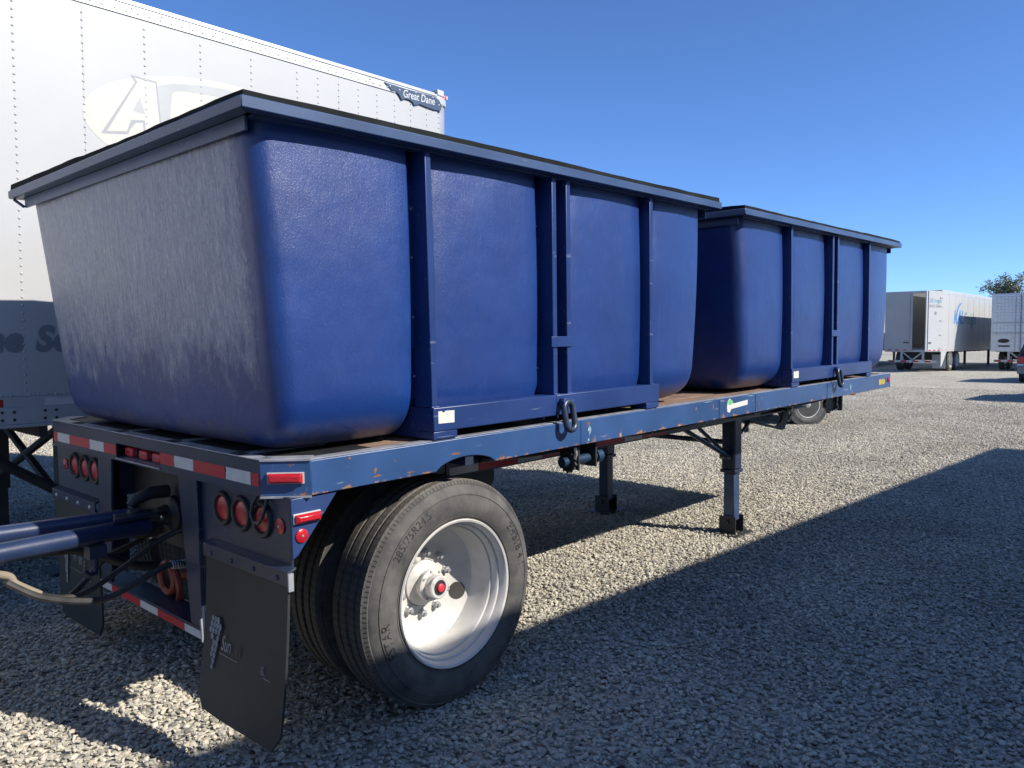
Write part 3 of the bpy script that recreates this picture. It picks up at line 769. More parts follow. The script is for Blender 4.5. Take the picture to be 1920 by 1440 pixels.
# chassis beams and cross members
for y in (0.74, 1.69):
    mb = MB(); mb.box(0.10, 6.3, y, y+0.012, 0.90, 1.16); mb.box(0.10, 6.3, y-0.05, y+0.062, 0.888, 0.8995); mb.box(0.10, 6.3, y-0.05, y+0.062, 1.1605, 1.17)
    part('chassis_beam', mb, M['chassis'], flat)
for i in range(13):
    x = 0.42+i*0.5
    mb = MB(); mb.box(x, x+0.05, 0.01, 0.735, 1.10, 1.179); mb.box(x, x+0.05, 0.76, 1.68, 1.06, 1.179); mb.box(x, x+0.05, 1.71, 2.43, 1.10, 1.179)
    part('cross_member', mb, M['chassis'], flat)
for y, xs in ((0.352, 1.12), (2.08, 1.12)):
    mb = MB(); mb.box(xs, 4.55, y, y+0.010, 0.978, 1.099); mb.box(xs, 4.55, y+0.011, y+0.06, 0.978, 0.986)
    part('inner_beam', mb, M['chassis'], flat)
k = 0; x = 1.14
while x < 3.0:
    w = 0.20 if k % 2 == 0 else 0.30
    mb = MB(); mb.box(x, x+w-0.002, 0.3505, 0.3517, 0.982, 1.020); part('tape_strip', mb, M['tapewhite'] if k % 2 == 0 else M['tapered'], flat, smooth=0)
    x += w; k += 1
# planks of the deck
n = 12; y = 0.078; w = (WID-0.156)/n
for i in range(n):
    for (xa, xb) in ((0.066, 3.28+0.23*((i*7) % 3-1)), (3.284+0.23*((i*7) % 3-1), LEN-0.004)):
        mb = MB(); dz = random.uniform(-0.003, 0.0015); mb.box(xa, xb, y+i*w+0.002, y+(i+1)*w-0.002, ZD-0.042+dz, ZD-0.005+dz)
        part('plank', mb, M['wood'], flat)
for ya, yb in ((0.082,0.303),(0.367,0.863),(0.927,1.423),(1.487,1.983),(2.047,2.358)):
    mb = MB(); mb.box(0.067, 0.47, ya, yb, ZD-0.0032, ZD+0.0012); part('deck_plate', mb, M['treadplate'], flat)
# hose run with clamps under the near rail
mb = MB(); pts = []
for i in range(40):
    x = 1.3+i*0.12; pts.append((x, 0.30+0.004*math.sin(i), 1.045-0.022*abs(math.sin(i*0.33))))
mb.tube(pts, 0.014, 8); part('brake_hose', mb, M['hose'], flat)
for x in (2.15, 2.85, 3.55, 4.3):
    mb = MB(); mb.tube([(x,0.30+0.020*math.cos(a),1.032+0.028*math.sin(a)) for a in [i*math.pi/5 for i in range(11)]], 0.004, 6, caps=False); part('hose_clamp', mb, M['nut'], flat)

# ---- wheels
YO = 0.068       # outermost bulge of outer tyre
def tyre_mb(outer):
    """profile (r, y) in wheel frame, y=0 at bulge face pointing -y outward"""
    mb = MB(); seg = 96
    Ro = 0.513
    prof = [(0.318,0.034),(0.330,0.022),(0.345,0.0135),(0.3455,0.0105),(0.349,0.0095),(0.3495,0.012),(0.352,0.010),(0.385,0.002),(0.415,0.000),(0.445,0.006),(0.4455,0.0035),(0.4485,0.0035),(0.449,0.0075),(0.470,0.016),(0.486,0.026)]
    prof += [(0.4875,0.028),(0.4905,0.0285),(0.4935,0.0275),(0.500,0.033),(0.5075,0.041)]
    ys = [0.046, 0.080, 0.084, 0.092, 0.096, 0.130, 0.134, 0.142, 0.146]
    tr = []
    for i, yy in enumerate(ys):
        deep = i in (2,3,6,7)
        tr.append((Ro-(0.012 if deep else 0.0), yy))
    prof += tr
    half = prof[:]
    W = 0.284
    mir = [(r, W-y) for r, y in reversed(half)]
    mir = [q for q in mir if q[1] > 0.1475]
    # shared tread centre ribs
    full = half + mir + [(0.318, W-0.034)]
    mb.lathe(full, (0,0,0), (0,1,0), seg, closed=True)
    return mb
def wheel_assembly(cx, yface, cz, sgn, detail, parent):
    """sgn=+1: outer face at low y looking to -y"""
    e = bpy.data.objects.new('wheel', None); COL.objects.link(e); e.parent = parent
    e.location = (cx, yface, cz)
    e.rotation_euler = (0, 0, 0) if sgn > 0 else (0, 0, math.pi)
    return e
TYRE_ME = mesh_of('tyre', tyre_mb(True), 28); TYRE_ME.materials.append(M['tyre'])
def rim_outer_mb():
    mb = MB()
    # deep concave outer wheel
    prof = [(0.318,0.040),(0.331,0.022),(0.335,0.012),(0.331,0.006),(0.322,0.010),(0.314,0.022),(0.309,0.046),(0.302,0.049),(0.2955,0.060),(0.2935,0.082),(0.2865,0.086),(0.2835,0.094),
            (0.279,0.120),(0.274,0.180),(0.270,0.200),(0.262,0.206),(0.256,0.212),(0.232,0.226),(0.195,0.244),(0.178,0.250),(0.145,0.250),(0.110,0.250),
            (0.110,0.260),(0.178,0.260),(0.210,0.252),(0.262,0.222),(0.285,0.205),(0.292,0.10),(0.300,0.08)]
    mb.lathe(prof, (0,0,0), (0,1,0), 96, closed=True)
    return mb
RIM_O = mesh_of('rim', rim_outer_mb(), 30); RIM_O.materials.append(M['rimwhite'])
def rim_inner_mb():
    mb = MB()
    prof = [(0.318,0.040),(0.331,0.022),(0.335,0.012),(0.331,0.006),(0.318,0.014),(0.300,0.05),(0.285,0.085),(0.25,0.09),(0.11,0.088),(0.11,0.1),(0.25,0.1),(0.30,0.14),(0.30,0.22),(0.331,0.275),(0.318,0.24)]
    mb.lathe(prof, (0,0,0), (0,1,0), 64, closed=True); return mb
RIM_I = mesh_of('rim', rim_inner_mb(), 30); RIM_I.materials.append(M['rimwhite'])
HOLE_MB = MB()
HOLE_MB.lathe([(0.041,-0.004),(0.041,0.003),(0.0001,0.003)], (0,0,0), (0,-1,0), 24)
HOLE = mesh_of('hand_hole', HOLE_MB, 30); HOLE.materials.append(M['dark'])
def hub_mb():
    mb = MB()
    mb.lathe([(0.108,0.260),(0.106,0.240),(0.094,0.234),(0.068,0.218),(0.064,0.196),(0.074,0.193),(0.074,0.183),(0.066,0.178),(0.054,0.176),
              (0.051,0.160),(0.049,0.146),(0.054,0.143),(0.055,0.134),(0.049,0.129),(0.0001,0.129)], (0,0,0), (0,1,0), 40)
    return mb
HUB = mesh_of('hub', hub_mb(), 30); HUB.materials.append(M['hub'])
CAPB = MB(); CAPB.lathe([(0.036,0.1285),(0.034,0.1255),(0.0001,0.1255)], (0,0,0), (0,1,0), 28); CAPM = mesh_of('hub_cap_ring', CAPB); CAPM.materials.append(M['black'])
CAPR = MB(); CAPR.lathe([(0.020,0.1250),(0.019,0.119),(0.015,0.1165),(0.0001,0.116)], (0,0,0), (0,1,0), 24); CAPRM = mesh_of('hub_cap', CAPR); CAPRM.materials.append(M['reddim'])
NUTB = MB(); NUTB.lathe([(0.021,0.0),(0.021,-0.005),(0.017,-0.007),(0.017,-0.024),(0.009,-0.026),(0.009,-0.036),(0.0001,-0.037)], (0,0,0), (0,1,0), 6); NUT = mesh_of('lug_nut', NUTB, 20); NUT.materials.append(M['nut'])
HBB = MB(); HBB.lathe([(0.008,0.0),(0.008,-0.006),(0.0001,-0.006)], (0,0,0), (0,1,0), 6); HB_ME = mesh_of('hub_bolt', HBB, 20); HB_ME.materials.append(M['nut'])
SIDEB = MB()   # shoulder ticks round the tread edge
for i in range(150):
    a = 2*math.pi*i/150
    ca, sa = math.cos(a), math.sin(a)
    r0, r1, hw = 0.4945, 0.506, 0.0016
    pts = []
    for (r, y) in ((r0, 0.0270), (r1, 0.0385)):
        for s_ in (-1, 1): pts.append((r*ca - s_*hw*sa, y-0.0012, r*sa + s_*hw*ca))
    SIDEB.add([pts[0],pts[1],pts[3],pts[2]], [(0,1,2,3)])
SIDE_ME = mesh_of('shoulder_ticks', SIDEB, 0, False); SIDE_ME.materials.append(M['tyretext'])

def arc_text(s, r, a_start, height, parent, y=0.0005, sx=1.0, flip=False, mat='tyretext'):
    vs, fs = text_geo(s, height, 0, 0.0, 1.05, sx)
    out = []
    prof = [(0.352,0.010),(0.385,0.002),(0.415,0.000),(0.445,0.006),(0.470,0.016)]
    def yy(rr):
        for i in range(len(prof)-1):
            if prof[i][0] <= rr <= prof[i+1][0]:
                t = (rr-prof[i][0])/(prof[i+1][0]-prof[i][0]); return prof[i][1]*(1-t)+prof[i+1][1]*t
        return prof[0][1]
    for x, h in vs:
        rr = r+h; a = a_start - x/r      # clockwise seen from -y (x right)
        out.append((rr*math.cos(a), yy(rr)-0.0016, rr*math.sin(a)))
    mb = MB(); mb.add(out, fs)
    o = part('lettering', mb, M[mat], parent, smooth=0, recalc=False)
    return o
wheels = []
def dual(side):
    sgn = 1 if side == 0 else -1
    yo = YO if side == 0 else WID-YO
    yi = yo+sgn*0.325
    for which, yf in ((0, yo), (1, yi)):
        w_ = bpy.data.objects.new('wheel', None); COL.objects.link(w_); w_.parent = flat
        w_.location = (0.925, yf, 0.513-0.001); w_.rotation_euler = (0, 0, 0 if side == 0 else math.pi)
        shared('tyre', TYRE_ME, w_)
        shared('rim', RIM_O if which == 0 else RIM_I, w_)
        if which == 0 and side == 0:
            w_['label'] = 'outer near wheel with white dished rim and red hub cap'
            shared('hub', HUB, w_); shared('hub_cap_ring', CAPM, w_); shared('hub_cap', CAPRM, w_)
            for i in range(10):
                a = 2*math.pi*(i+0.35)/10; shared('lug_nut', NUT, w_, (0.143*math.cos(a), 0.250, 0.143*math.sin(a)))
            for i in range(8):
                a = 2*math.pi*(i+0.2)/8; shared('hub_bolt', HB_ME, w_, (0.065*math.cos(a), 0.183, 0.065*math.sin(a)))
            for i in range(2):
                a = math.pi*i - 0.40
                h_ = shared('hand_hole', HOLE, w_, (0.218*math.cos(a), 0.2305, 0.218*math.sin(a)))
                d_ = Vector((math.cos(a)*0.45, 1.0, math.sin(a)*0.45)); h_.rotation_euler = Vector((0,1,0)).rotation_difference(d_).to_euler()
            shared('shoulder_ticks', SIDE_ME, w_)
            arc_text('285/75R24.5', 0.405, R(148), 0.050, w_, sx=0.95)
            arc_text('ESTAR', 0.400, R(206), 0.060, w_, sx=0.9)
            arc_text('EHB18 4.1', 0.400, R(38), 0.058, w_, sx=0.9)
dual(0); dual(1)
mb = MB(); mb.cyl((0.925,0.30,0.513),(0.925,2.14,0.513),0.065,20); part('axle', mb, M['dark'], flat)
for y0, y1 in ((0.43,0.70),(1.74,2.01)):
    mb = MB(); mb.cyl((0.925,y0,0.513),(0.925,y1,0.513),0.20,28); part('brake_drum', mb, M['dark'], flat)
for y in (0.80, 1.64):
    mb = MB()
    mb.tube([(0.40,y,0.90),(0.55,y,0.70),(0.75,y,0.61),(0.925,y,0.60),(1.10,y,0.61),(1.30,y,0.70),(1.45,y,0.90)], 0.035, 8); part('leaf_spring', mb, M['dark'], flat)
    mb = MB(); mb.prism([(0.30,0.888),(0.50,0.888),(0.46,0.66),(0.36,0.66)], 'y', y-0.04, y+0.04); part('spring_hanger', mb, M['dark'], flat)
    mb = MB(); mb.prism([(1.38,0.888),(1.56,0.888),(1.52,0.72),(1.42,0.72)], 'y', y-0.04, y+0.04); part('spring_hanger', mb, M['dark'], flat)
for y in (0.98, 1.42):
    mb = MB(); mb.lathe([(0.0001,-0.10),(0.06,-0.098),(0.082,-0.07),(0.088,-0.01),(0.094,0.0),(0.088,0.01),(0.082,0.07),(0.05,0.10),(0.0001,0.102)], (0.66,y,0.60), (1,0,0.15), 24); part('brake_chamber', mb, M['dark'], flat)
    mb = MB(); mb.cyl((0.76,y,0.61),(0.86,y,0.60),0.016,10); part('push_rod', mb, M['nut'], flat)
mb = MB(); mb.cyl((0.95,0.95,0.82),(1.95,0.95,0.82),0.12,24); part('air_tank', mb, M['dark'], flat)
# rear cross plate with pintle hook
mb = MB(); mb.box(0.16, 0.175, 0.80, 1.66, 0.70, 1.06); mb.box(0.162, 0.30, 0.80, 1.66, 0.69, 0.699); part('hitch_plate', mb, M['dark'], flat)
hk = MB(); hk.lathe([(0.085,0),(0.085,-0.02),(0.05,-0.04),(0.04,-0.09)], (0.16,1.20,0.85), (1,0,0), 20)
hook = part('pintle_hook', hk, M['dark'], flat)
mb = MB(); mb.tube([(0.08,1.20,0.80),(0.02,1.20,0.79),(-0.03,1.20,0.80),(-0.05,1.20,0.84),(-0.035,1.20,0.885),(0.0,1.20,0.90)], [0.035,0.034,0.032,0.03,0.026,0.02], 12); part('hook_horn', mb, M['dark'], hook)
mb = MB(); mb.tube([(0.13,1.20,0.96),(0.05,1.20,0.965),(-0.02,1.20,0.945),(-0.045,1.20,0.92)], [0.03,0.03,0.026,0.02], 12); part('hook_latch', mb, M['dark'], hook)
mb = MB(); mb.lathe([(0.012,0),(0.012,-0.02),(0.0001,-0.021)], (0.06,1.13,0.86), (0,1,0), 8); part('pin_head', mb, M['chrome'], hook)
# glad hands, valves, coiled red hose behind the opening
mb = MB()
pts = []
for i in range(90):
    t = i/89; a = 2.2+t*2*math.pi*2.6
    pts.append((0.09+0.13*t+0.02*math.sin(a*0.5), 1.24-0.10*t+0.088*math.cos(a)*(1-0.25*t), 0.56-0.13*t*t-0.03*t+0.082*math.sin(a)*(1-0.1*t)))
mb.tube(pts, 0.017, 8); part('coiled_hose', mb, M['orange'], flat, label='coiled red hose hanging inside the rear opening')
for (x, y, z) in ((0.19,1.45,0.72),(0.19,1.38,0.76),(0.21,0.98,0.62)):
    mb = MB(); mb.lathe([(0.0001,-0.06),(0.02,-0.06),(0.022,-0.03),(0.03,-0.028),(0.03,0.0),(0.018,0.003),(0.018,0.04),(0.0001,0.04)], (x,y,z), (1,0.2,0.2), 14); part('valve', mb, M['nut'] if y > 1.4 else M['dark'], flat)
for i, (p, q) in enumerate((((0.17,1.32,0.86),(0.5,1.5,0.7)), ((0.17,1.05,0.80),(0.5,0.95,0.66)), ((0.2,1.36,0.98),(0.9,1.3,0.86)), ((0.18,0.96,0.70),(0.45,1.35,0.55)))):
    p = Vector(p); q = Vector(q); md = (p+q)/2-Vector((0,0,0.09))
    mb = MB(); mb.tube([p*(1-t)**2+md*2*t*(1-t)+q*t*t for t in [i_/10 for i_ in range(11)]], 0.011, 8); part('air_line', mb, M['hose'], flat)

# ---- winch under the near rail
mb = MB(); mb.box(1.78, 1.79, 0.05, 0.16, 0.955, ZB-0.001); mb.box(1.93, 1.94, 0.05, 0.16, 0.955, ZB-0.001); mb.box(1.77, 1.95, 0.16, 0.168, 0.98, ZB-0.001)
win = part('strap_winch', mb, M['black'], flat)
mb = MB(); mb.cyl((1.70,0.10,1.0),(2.02,0.10,1.0),0.026,16); mb.cyl((1.985,0.10,1.0),(2.03,0.10,1.0),0.036,16); part('winch_drum', mb, M['winchblue'], win)
mb = MB(); gear = []
for i in range(28):
    a = 2*math.pi*i/28; r_ = 0.062 if i % 2 else 0.050; gear.append((0.10+r_*math.cos(a), 1.0+r_*math.sin(a)))
mb.prism(gear, 'x', 1.745, 1.757); part('ratchet_gear', mb, M['black'], win)
mb = MB(); mb.tube([(1.765,0.06,1.075),(1.765,0.055,1.04),(1.766,0.07,1.01)], 0.010, 8); part('pawl', mb, M['nut'], win)
# ---- landing legs
def leg(x, y, near):
    mb = MB(); a = 0.062
    mb.box(x-a, x+a, y-a, y+a, 0.50, 1.095); lg = part('landing_leg', mb, M['chassis'], flat, bevel=0.012)
    mb = MB(); mb.box(x-a-0.008, x+a+0.008, y-a-0.008, y+a+0.008, 0.470, 0.499); part('collar', mb, M['chassis'], lg, bevel=0.004)
    b = 0.050; mb = MB(); mb.box(x-b, x+b, y-b, y+b, 0.06, 0.469); part('inner_tube', mb, M['legblue'] if near else M['chassis'], lg, bevel=0.010)
    g_ = -(x-0.925)*math.tan(TH)
    mb = MB()
    mb.box(x-0.075, x-0.065, y-0.075, y+0.075, g_+0.018, g_+0.16); mb.box(x+0.065, x+0.075, y-0.075, y+0.075, g_+0.018, g_+0.16)
    mb.box(x-0.0645, x+0.0645, y+0.06, y+0.07, g_+0.018, g_+0.12)
    mb.cyl((x-0.09,y,g_+0.11),(x+0.09,y,g_+0.11),0.02,12)
    part('shoe_bracket', mb, M['black'], lg)
    mb = MB(); mb.prism([(x-0.15,y-0.13),(x+0.15,y-0.13),(x+0.17,y-0.06),(x+0.17,y+0.06),(x+0.15,y+0.13),(x-0.15,y+0.13),(x-0.17,y+0.06),(x-0.17,y-0.06)], 'z', g_+0.004, g_+0.017)
    part('shoe_plate', mb, M['lip'] if False else M['dark'], lg, bevel=0.003)
    mb = MB(); mb.tube([(x-0.06,y-0.01,0.60),(3.70,y-0.01,0.985)], 0.020, 8); mb.tube([(x-0.06,y+0.012,0.62),(3.98,y+0.012,0.985)], 0.016, 8)
    mb.cyl((x-0.10,y-0.03,0.615),(x-0.10,y+0.05,0.615),0.022,10)
    part('brace', mb, M['chassis'], lg)
    mb = MB(); mb.box(3.66, 4.04, y-0.03, y+0.04, 0.985, 1.06); part('brace_foot', mb, M['chassis'], lg)
leg(4.667, 0.66, True); leg(4.667, 1.965, False)
mb = MB(); mb.cyl((4.667,0.73,0.72),(4.667,1.90,0.72),0.022,12); part('cross_shaft', mb, M['chassis'], flat)
mb = MB(); mb.box(4.62, 4.71, 0.60, 2.03, 1.0955, 1.178); part('leg_crossbeam', mb, M['chassis'], flat)
# crank handle, front bracket, hanging strap, kingpin plate
mb = MB(); mb.tube([(4.75,0.62,0.80),(5.0,0.66,0.865),(5.05,0.70,0.86)], 0.014, 8); part('crank_handle', mb, M['black'], flat)
mb = MB(); mb.box(4.98, 5.05, 0.695, 0.703, 0.77, 0.87); part('rubber_strap', mb, M['flap'], flat)
mb = MB(); mb.prism([(5.12,0.862),(5.12,0.840),(5.70,0.722),(5.80,0.715),(5.93,0.93),(5.90,1.09),(5.74,1.09),(5.80,0.93),(5.71,0.79),(5.60,0.765)], 'y', 0.694, 0.706)
part('front_bracket', mb, M['black'], flat, bevel=0.001)
mb = MB(); mb.tube([(5.88,0.66,0.93),(5.87,0.66,0.86),(5.80,0.66,0.80)], 0.012, 8); mb.cyl((5.86,0.65,0.90),(5.86,0.74,0.90),0.02,10); part('bracket_bolt', mb, M['nut'], flat)
rg = random.Random(2); poly = []
for i in range(22):
    a = 2*math.pi*i/22; poly.append((6.16+0.135*math.cos(a)*rg.uniform(.8,1.1), 0.965+0.10*math.sin(a)*rg.uniform(.75,1.1)))
mb = MB(); mb.prism(poly, 'y', 0.40, 0.43); part('hose_tray', mb, M['black'], flat)
mb = MB(); mb.tube([(6.24,0.38,1.09),(6.28,0.38,1.02),(6.27,0.38,0.95),(6.31,0.38,0.91),(6.24,0.38,0.885)], 0.009, 8); part('hose_end', mb, M['nut'], flat)
mb = MB(); mb.box(6.32, 6.37, 0.36, 0.46, 0.87, ZB-0.001); part('tray_bracket', mb, M['black'], flat, bevel=0.01)
mb = MB(); mb.box(5.5, 6.58, 0.76, 1.68, 0.93, 0.945); mb.cyl((6.0,1.22,0.929),(6.0,1.22,0.84),0.045,16); part('kingpin_plate', mb, M['dark'], flat)
rg = random.Random(21)
M['rustchip'] = pmat('bare_rust', (0.16,0.075,0.045), 0.85, var=0.4, vscale=60)
M['palechip'] = pmat('pale_primer', (0.20,0.30,0.34), 0.6, var=0.4, vscale=50, dirt=0.5, dirtcol=(0.06,0.10,0.2), dscale=30)
for cx, cz, w_, h_, m_ in ((0.42,1.150,0.016,0.020,'rustchip'),(0.43,1.128,0.030,0.008,'rustchip'),(0.60,1.118,0.035,0.006,'rustchip'),(0.86,1.162,0.045,0.008,'rustchip'),
                           (1.80,1.205,0.030,0.014,'rustchip'),(1.81,1.165,0.020,0.045,'palechip'),(1.80,1.118,0.018,0.012,'palechip'),(3.12,1.18,0.010,0.045,'rustchip'),
                           (3.78,1.155,0.009,0.040,'rustchip'),(3.81,1.115,0.030,0.006,'rustchip'),(5.55,1.16,0.020,0.055,'palechip'),(3.05,1.221,0.10,0.004,'palechip'),(3.66,1.219,0.08,0.005,'palechip'),(0.30,1.215,0.012,0.010,'rustchip'),(0.52,1.175,0.006,0.006,'rustchip')):
    pts_ = [(cx+w_*math.cos(a)*rg.uniform(.25,.85), cz+h_*math.sin(a)*rg.uniform(.25,.85)) for a in [2*math.pi*i/13 for i in range(13)]]
    mb = MB(); mb.add([(x, -0.0008, z) for x, z in pts_], [tuple(range(13))]); part('paint_chip', mb, M[m_], flat, smooth=0, recalc=False)
# stickers and decals on the near rail
mb = MB(); mb.prism([(3.31,1.135),(3.345,1.128),(3.36,1.15),(3.60,1.162),(3.60,1.195),(3.40,1.184),(3.365,1.20),(3.345,1.222),(3.315,1.205),(3.305,1.17)], 'y', -0.0016, -0.0004); stk = part('torn_sticker', mb, M['sticker'], flat, smooth=0, label='torn white sticker on the near side rail')
mb = MB(); mb.add([(3.352+0.03*math.cos(a)*1.1,-0.0022,1.196+0.018*math.sin(a)) for a in [i*math.pi/6 for i in range(12)]], [tuple(range(12))]); part('green_mark', mb, M['green'], stk, smooth=0, recalc=False)
put_text('80/42A', (6.275,-0.0022,1.140), (1,0,0), (0,0,1), M['yellow'], flat, name='number_decal', size=0.068, bold=0.002, sx=0.82)
mb = MB(); mb.lathe([(0.024,0),(0.024,0.005),(0.02,0.008),(0.0001,0.009)], (6.542,-0.0005,1.172), (0,-1,0), 20); part('reflector', mb, M['red'], flat)

# ------------------------------------------------------------------ blue bins (tubs)
O = Vector((1.5265, 1.22, ZD))       # tub origin in trailer frame
def tub(dx, label, first):
    loc = T2W(O+Vector((dx,0,0.002)))
    t = thing('fiberglass_bin', label, 'bin', loc, TROT, 'blue bins on the flatbed')
    def P(name, mb, mat, parent=t, **k):
        mb.v = [(x-O.x, y-O.y, z-O.z) for x, y, z in mb.v]
        return part(name, mb, mat, parent, **k)
    X0, X1, Y0, Y1 = -0.1126, 3.1656, -0.032, 2.472
    chans = [(0.668,0.782),(1.468,1.692),(2.366,2.468)]
    # shell
    zb, zt = 1.242, 2.437
    levels = []
    Rs, Re = 0.205, 0.10
    def inset(dz, r_): return r_-math.sqrt(max(0.0, r_*r_-max(0.0, r_-dz)**2))
    for dz in (0, 0.002, 0.007, 0.016, 0.03, 0.05, 0.075, 0.10, 0.13, 0.165, 0.206):
        levels.append((zb+dz, (inset(dz, Rs), inset(dz, Re))))
    for z in (1.50,1.58,1.68,1.8,1.95,2.1,2.25,2.36,zt): levels.append((z, (0.0, 0.0)))
    rings = []
    rs_ = random.Random(3+int(dx*10))
    for z, ins in levels:
        k = (zt-z)/(zt-1.40)
        x0 = -0.035+0.085*k+ins[1]; x1 = 3.088-0.075*k-ins[1]
        y0 = 0.058-0.012*math.sin(min(1,k)*math.pi)+ins[0]; y1 = 2.385-0.12*k-ins[0]
        r = 0.088
        pts = []
        def arcp(cx, cy, a0, a1, n=7):
            for i in range(n+1):
                a = a0+(a1-a0)*i/n; pts.append((cx+r*math.cos(a), cy+r*math.sin(a)))
        def side(ylev, inward, rev):
            seq = []
            prev = x0+r
            for (ca, cb) in chans:
                d = 0.105
                for q in range(1, 7):
                    t_ = q/7; xx = prev+(ca-0.016-prev)*t_
                    seq.append((xx, ylev - inward*0.008*math.sin(math.pi*t_)))
                seq += [(ca-0.016, ylev), (ca-0.006, ylev+inward*0.004), (ca, ylev+inward*0.014), (ca+0.004, ylev+inward*d), (cb-0.004, ylev+inward*d), (cb, ylev+inward*0.014), (cb+0.006, ylev+inward*0.004), (cb+0.016, ylev)]
                prev = cb+0.016
            for q in range(1, 7):
                t_ = q/7; xx = prev+(x1-r-prev)*t_; seq.append((xx, ylev - inward*0.008*math.sin(math.pi*t_)))
            return seq[::-1] if rev else seq
        arcp(x0+r, y0+r, math.pi, 1.5*math.pi)
        pts += side(y0, 1, False)
        arcp(x1-r, y0+r, 1.5*math.pi, 2*math.pi)
        for q in range(1, 10): pts.append((x1+0.012*math.sin(math.pi*q/10), y0+r+(y1-y0-2*r)*q/10))
        arcp(x1-r, y1-r, 0, 0.5*math.pi)
        pts += side(y1, -1, True)
        arcp(x0+r, y1-r, 0.5*math.pi, math.pi)
        for q in range(1, 10): pts.append((x0-0.012*math.sin(math.pi*q/10), y1-r-(y1-y0-2*r)*q/10))
        rings.append([(x, y, z) for x, y in pts])
    n = len(rings[0]); mb = MB(); vs = [p for r_ in rings for p in r_]; fs = []
    for i in range(len(rings)-1):
        for j in range(n):
            j2 = (j+1) % n; fs.append((i*n+j, i*n+j2, (i+1)*n+j2, (i+1)*n+j))
    fs.append(tuple(range(n-1, -1, -1)))
    mb.add(vs, fs)
    P('shell', mb, M['frp_sheen'] if first else M['frp'], smooth=42)
    # rim: four mitred box rails
    zr0, zr1, w = 2.4355, 2.478, 0.055
    out = [(X0,Y0),(X1,Y0),(X1,Y1),(X0,Y1)]; inn = [(X0+w,Y0+w),(X1-w,Y0+w),(X1-w,Y1-w),(X0+w,Y1-w)]
    for i in range(4):
        j = (i+1) % 4; mb = MB(); e = 0.0006
        mb.prism([out[i], out[j], inn[j], inn[i]], 'z', zr0, zr1)
        P('rim_rail', mb, M['rim'], bevel=0.004)
    # under-rim bands at both ends, flange under the sides
    mb = MB(); mb.box(X0+0.055, X0+0.066, 0.05, 2.39, 2.385, 2.4345); P('end_band', mb, M['rim'])
    mb = MB(); mb.box(X1-0.066, X1-0.055, 0.05, 2.39, 2.385, 2.4345); P('end_band', mb, M['rim'])
    for y in (0.02, 2.38):
        mb = MB(); mb.box(X0+0.07, X1-0.07, y, y+0.045, 2.427, 2.4348); P('side_flange', mb, M['rim'])
    mb = MB(); mb.tube([(X0+0.02,Y1-0.03,2.43),(X0+0.05,2.39,2.39)], 0.008, 6); P('corner_stay', mb, M['rim'])
    # lid of black rubber sheet with a ragged edge, slightly crowned
    mb = MB(); rr = random.Random(5+int(dx*7)); ring = []; N_ = 40
    def edge(ax, ay, bx, by, m_):
        for i in range(m_):
            q = i/m_; ring.append((ax+(bx-ax)*q, ay+(by-ay)*q))
    edge(X0+.004,Y0+.004,X1-.004,Y0+.004,34); edge(X1-.004,Y0+.004,X1-.004,Y1-.004,26); edge(X1-.004,Y1-.004,X0+.004,Y1-.004,34); edge(X0+.004,Y1-.004,X0+.004,Y0+.004,26)
    vs = []; m_ = len(ring); cxm, cym = (X0+X1)/2, (Y0+Y1)/2
    off = [0.004+rr.uniform(0,0.003) for _ in ring]; hh = []
    h = 0.022
    for i in range(m_):
        h += rr.uniform(-0.002,0.002) + (rr.choice((-0.006,0.006)) if rr.random() < 0.06 else 0); h = min(0.034, max(0.018, h)); hh.append(h)
    for i, (x, y) in enumerate(ring):
        f_ = 1-off[i]/1.2; vs.append((cxm+(x-cxm)*f_, cym+(y-cym)*f_, zr1+0.0006))
    for i, (x, y) in enumerate(ring):
        f_ = 1-off[i]/1.2-0.002; vs.append((cxm+(x-cxm)*f_, cym+(y-cym)*f_, zr1+hh[i]))
    for i, (x, y) in enumerate(ring):
        vs.append((cxm+(x-cxm)*.55, cym+(y-cym)*.55, zr1+0.030))
    fs = []
    for k_ in range(2):
        for i in range(m_):
            j = (i+1) % m_; fs.append((k_*m_+i, k_*m_+j, (k_+1)*m_+j, (k_+1)*m_+i))
    fs.append(tuple(2*m_+i for i in range(m_))); fs.append(tuple(m_-1-i for i in range(m_)))
    mb.add(vs, fs); P('lid', mb, M['gasket'], smooth=40)
    # posts
    px = [(0.733,0.765),(1.533,1.566),(1.643,1.676),(2.398,2.432)]
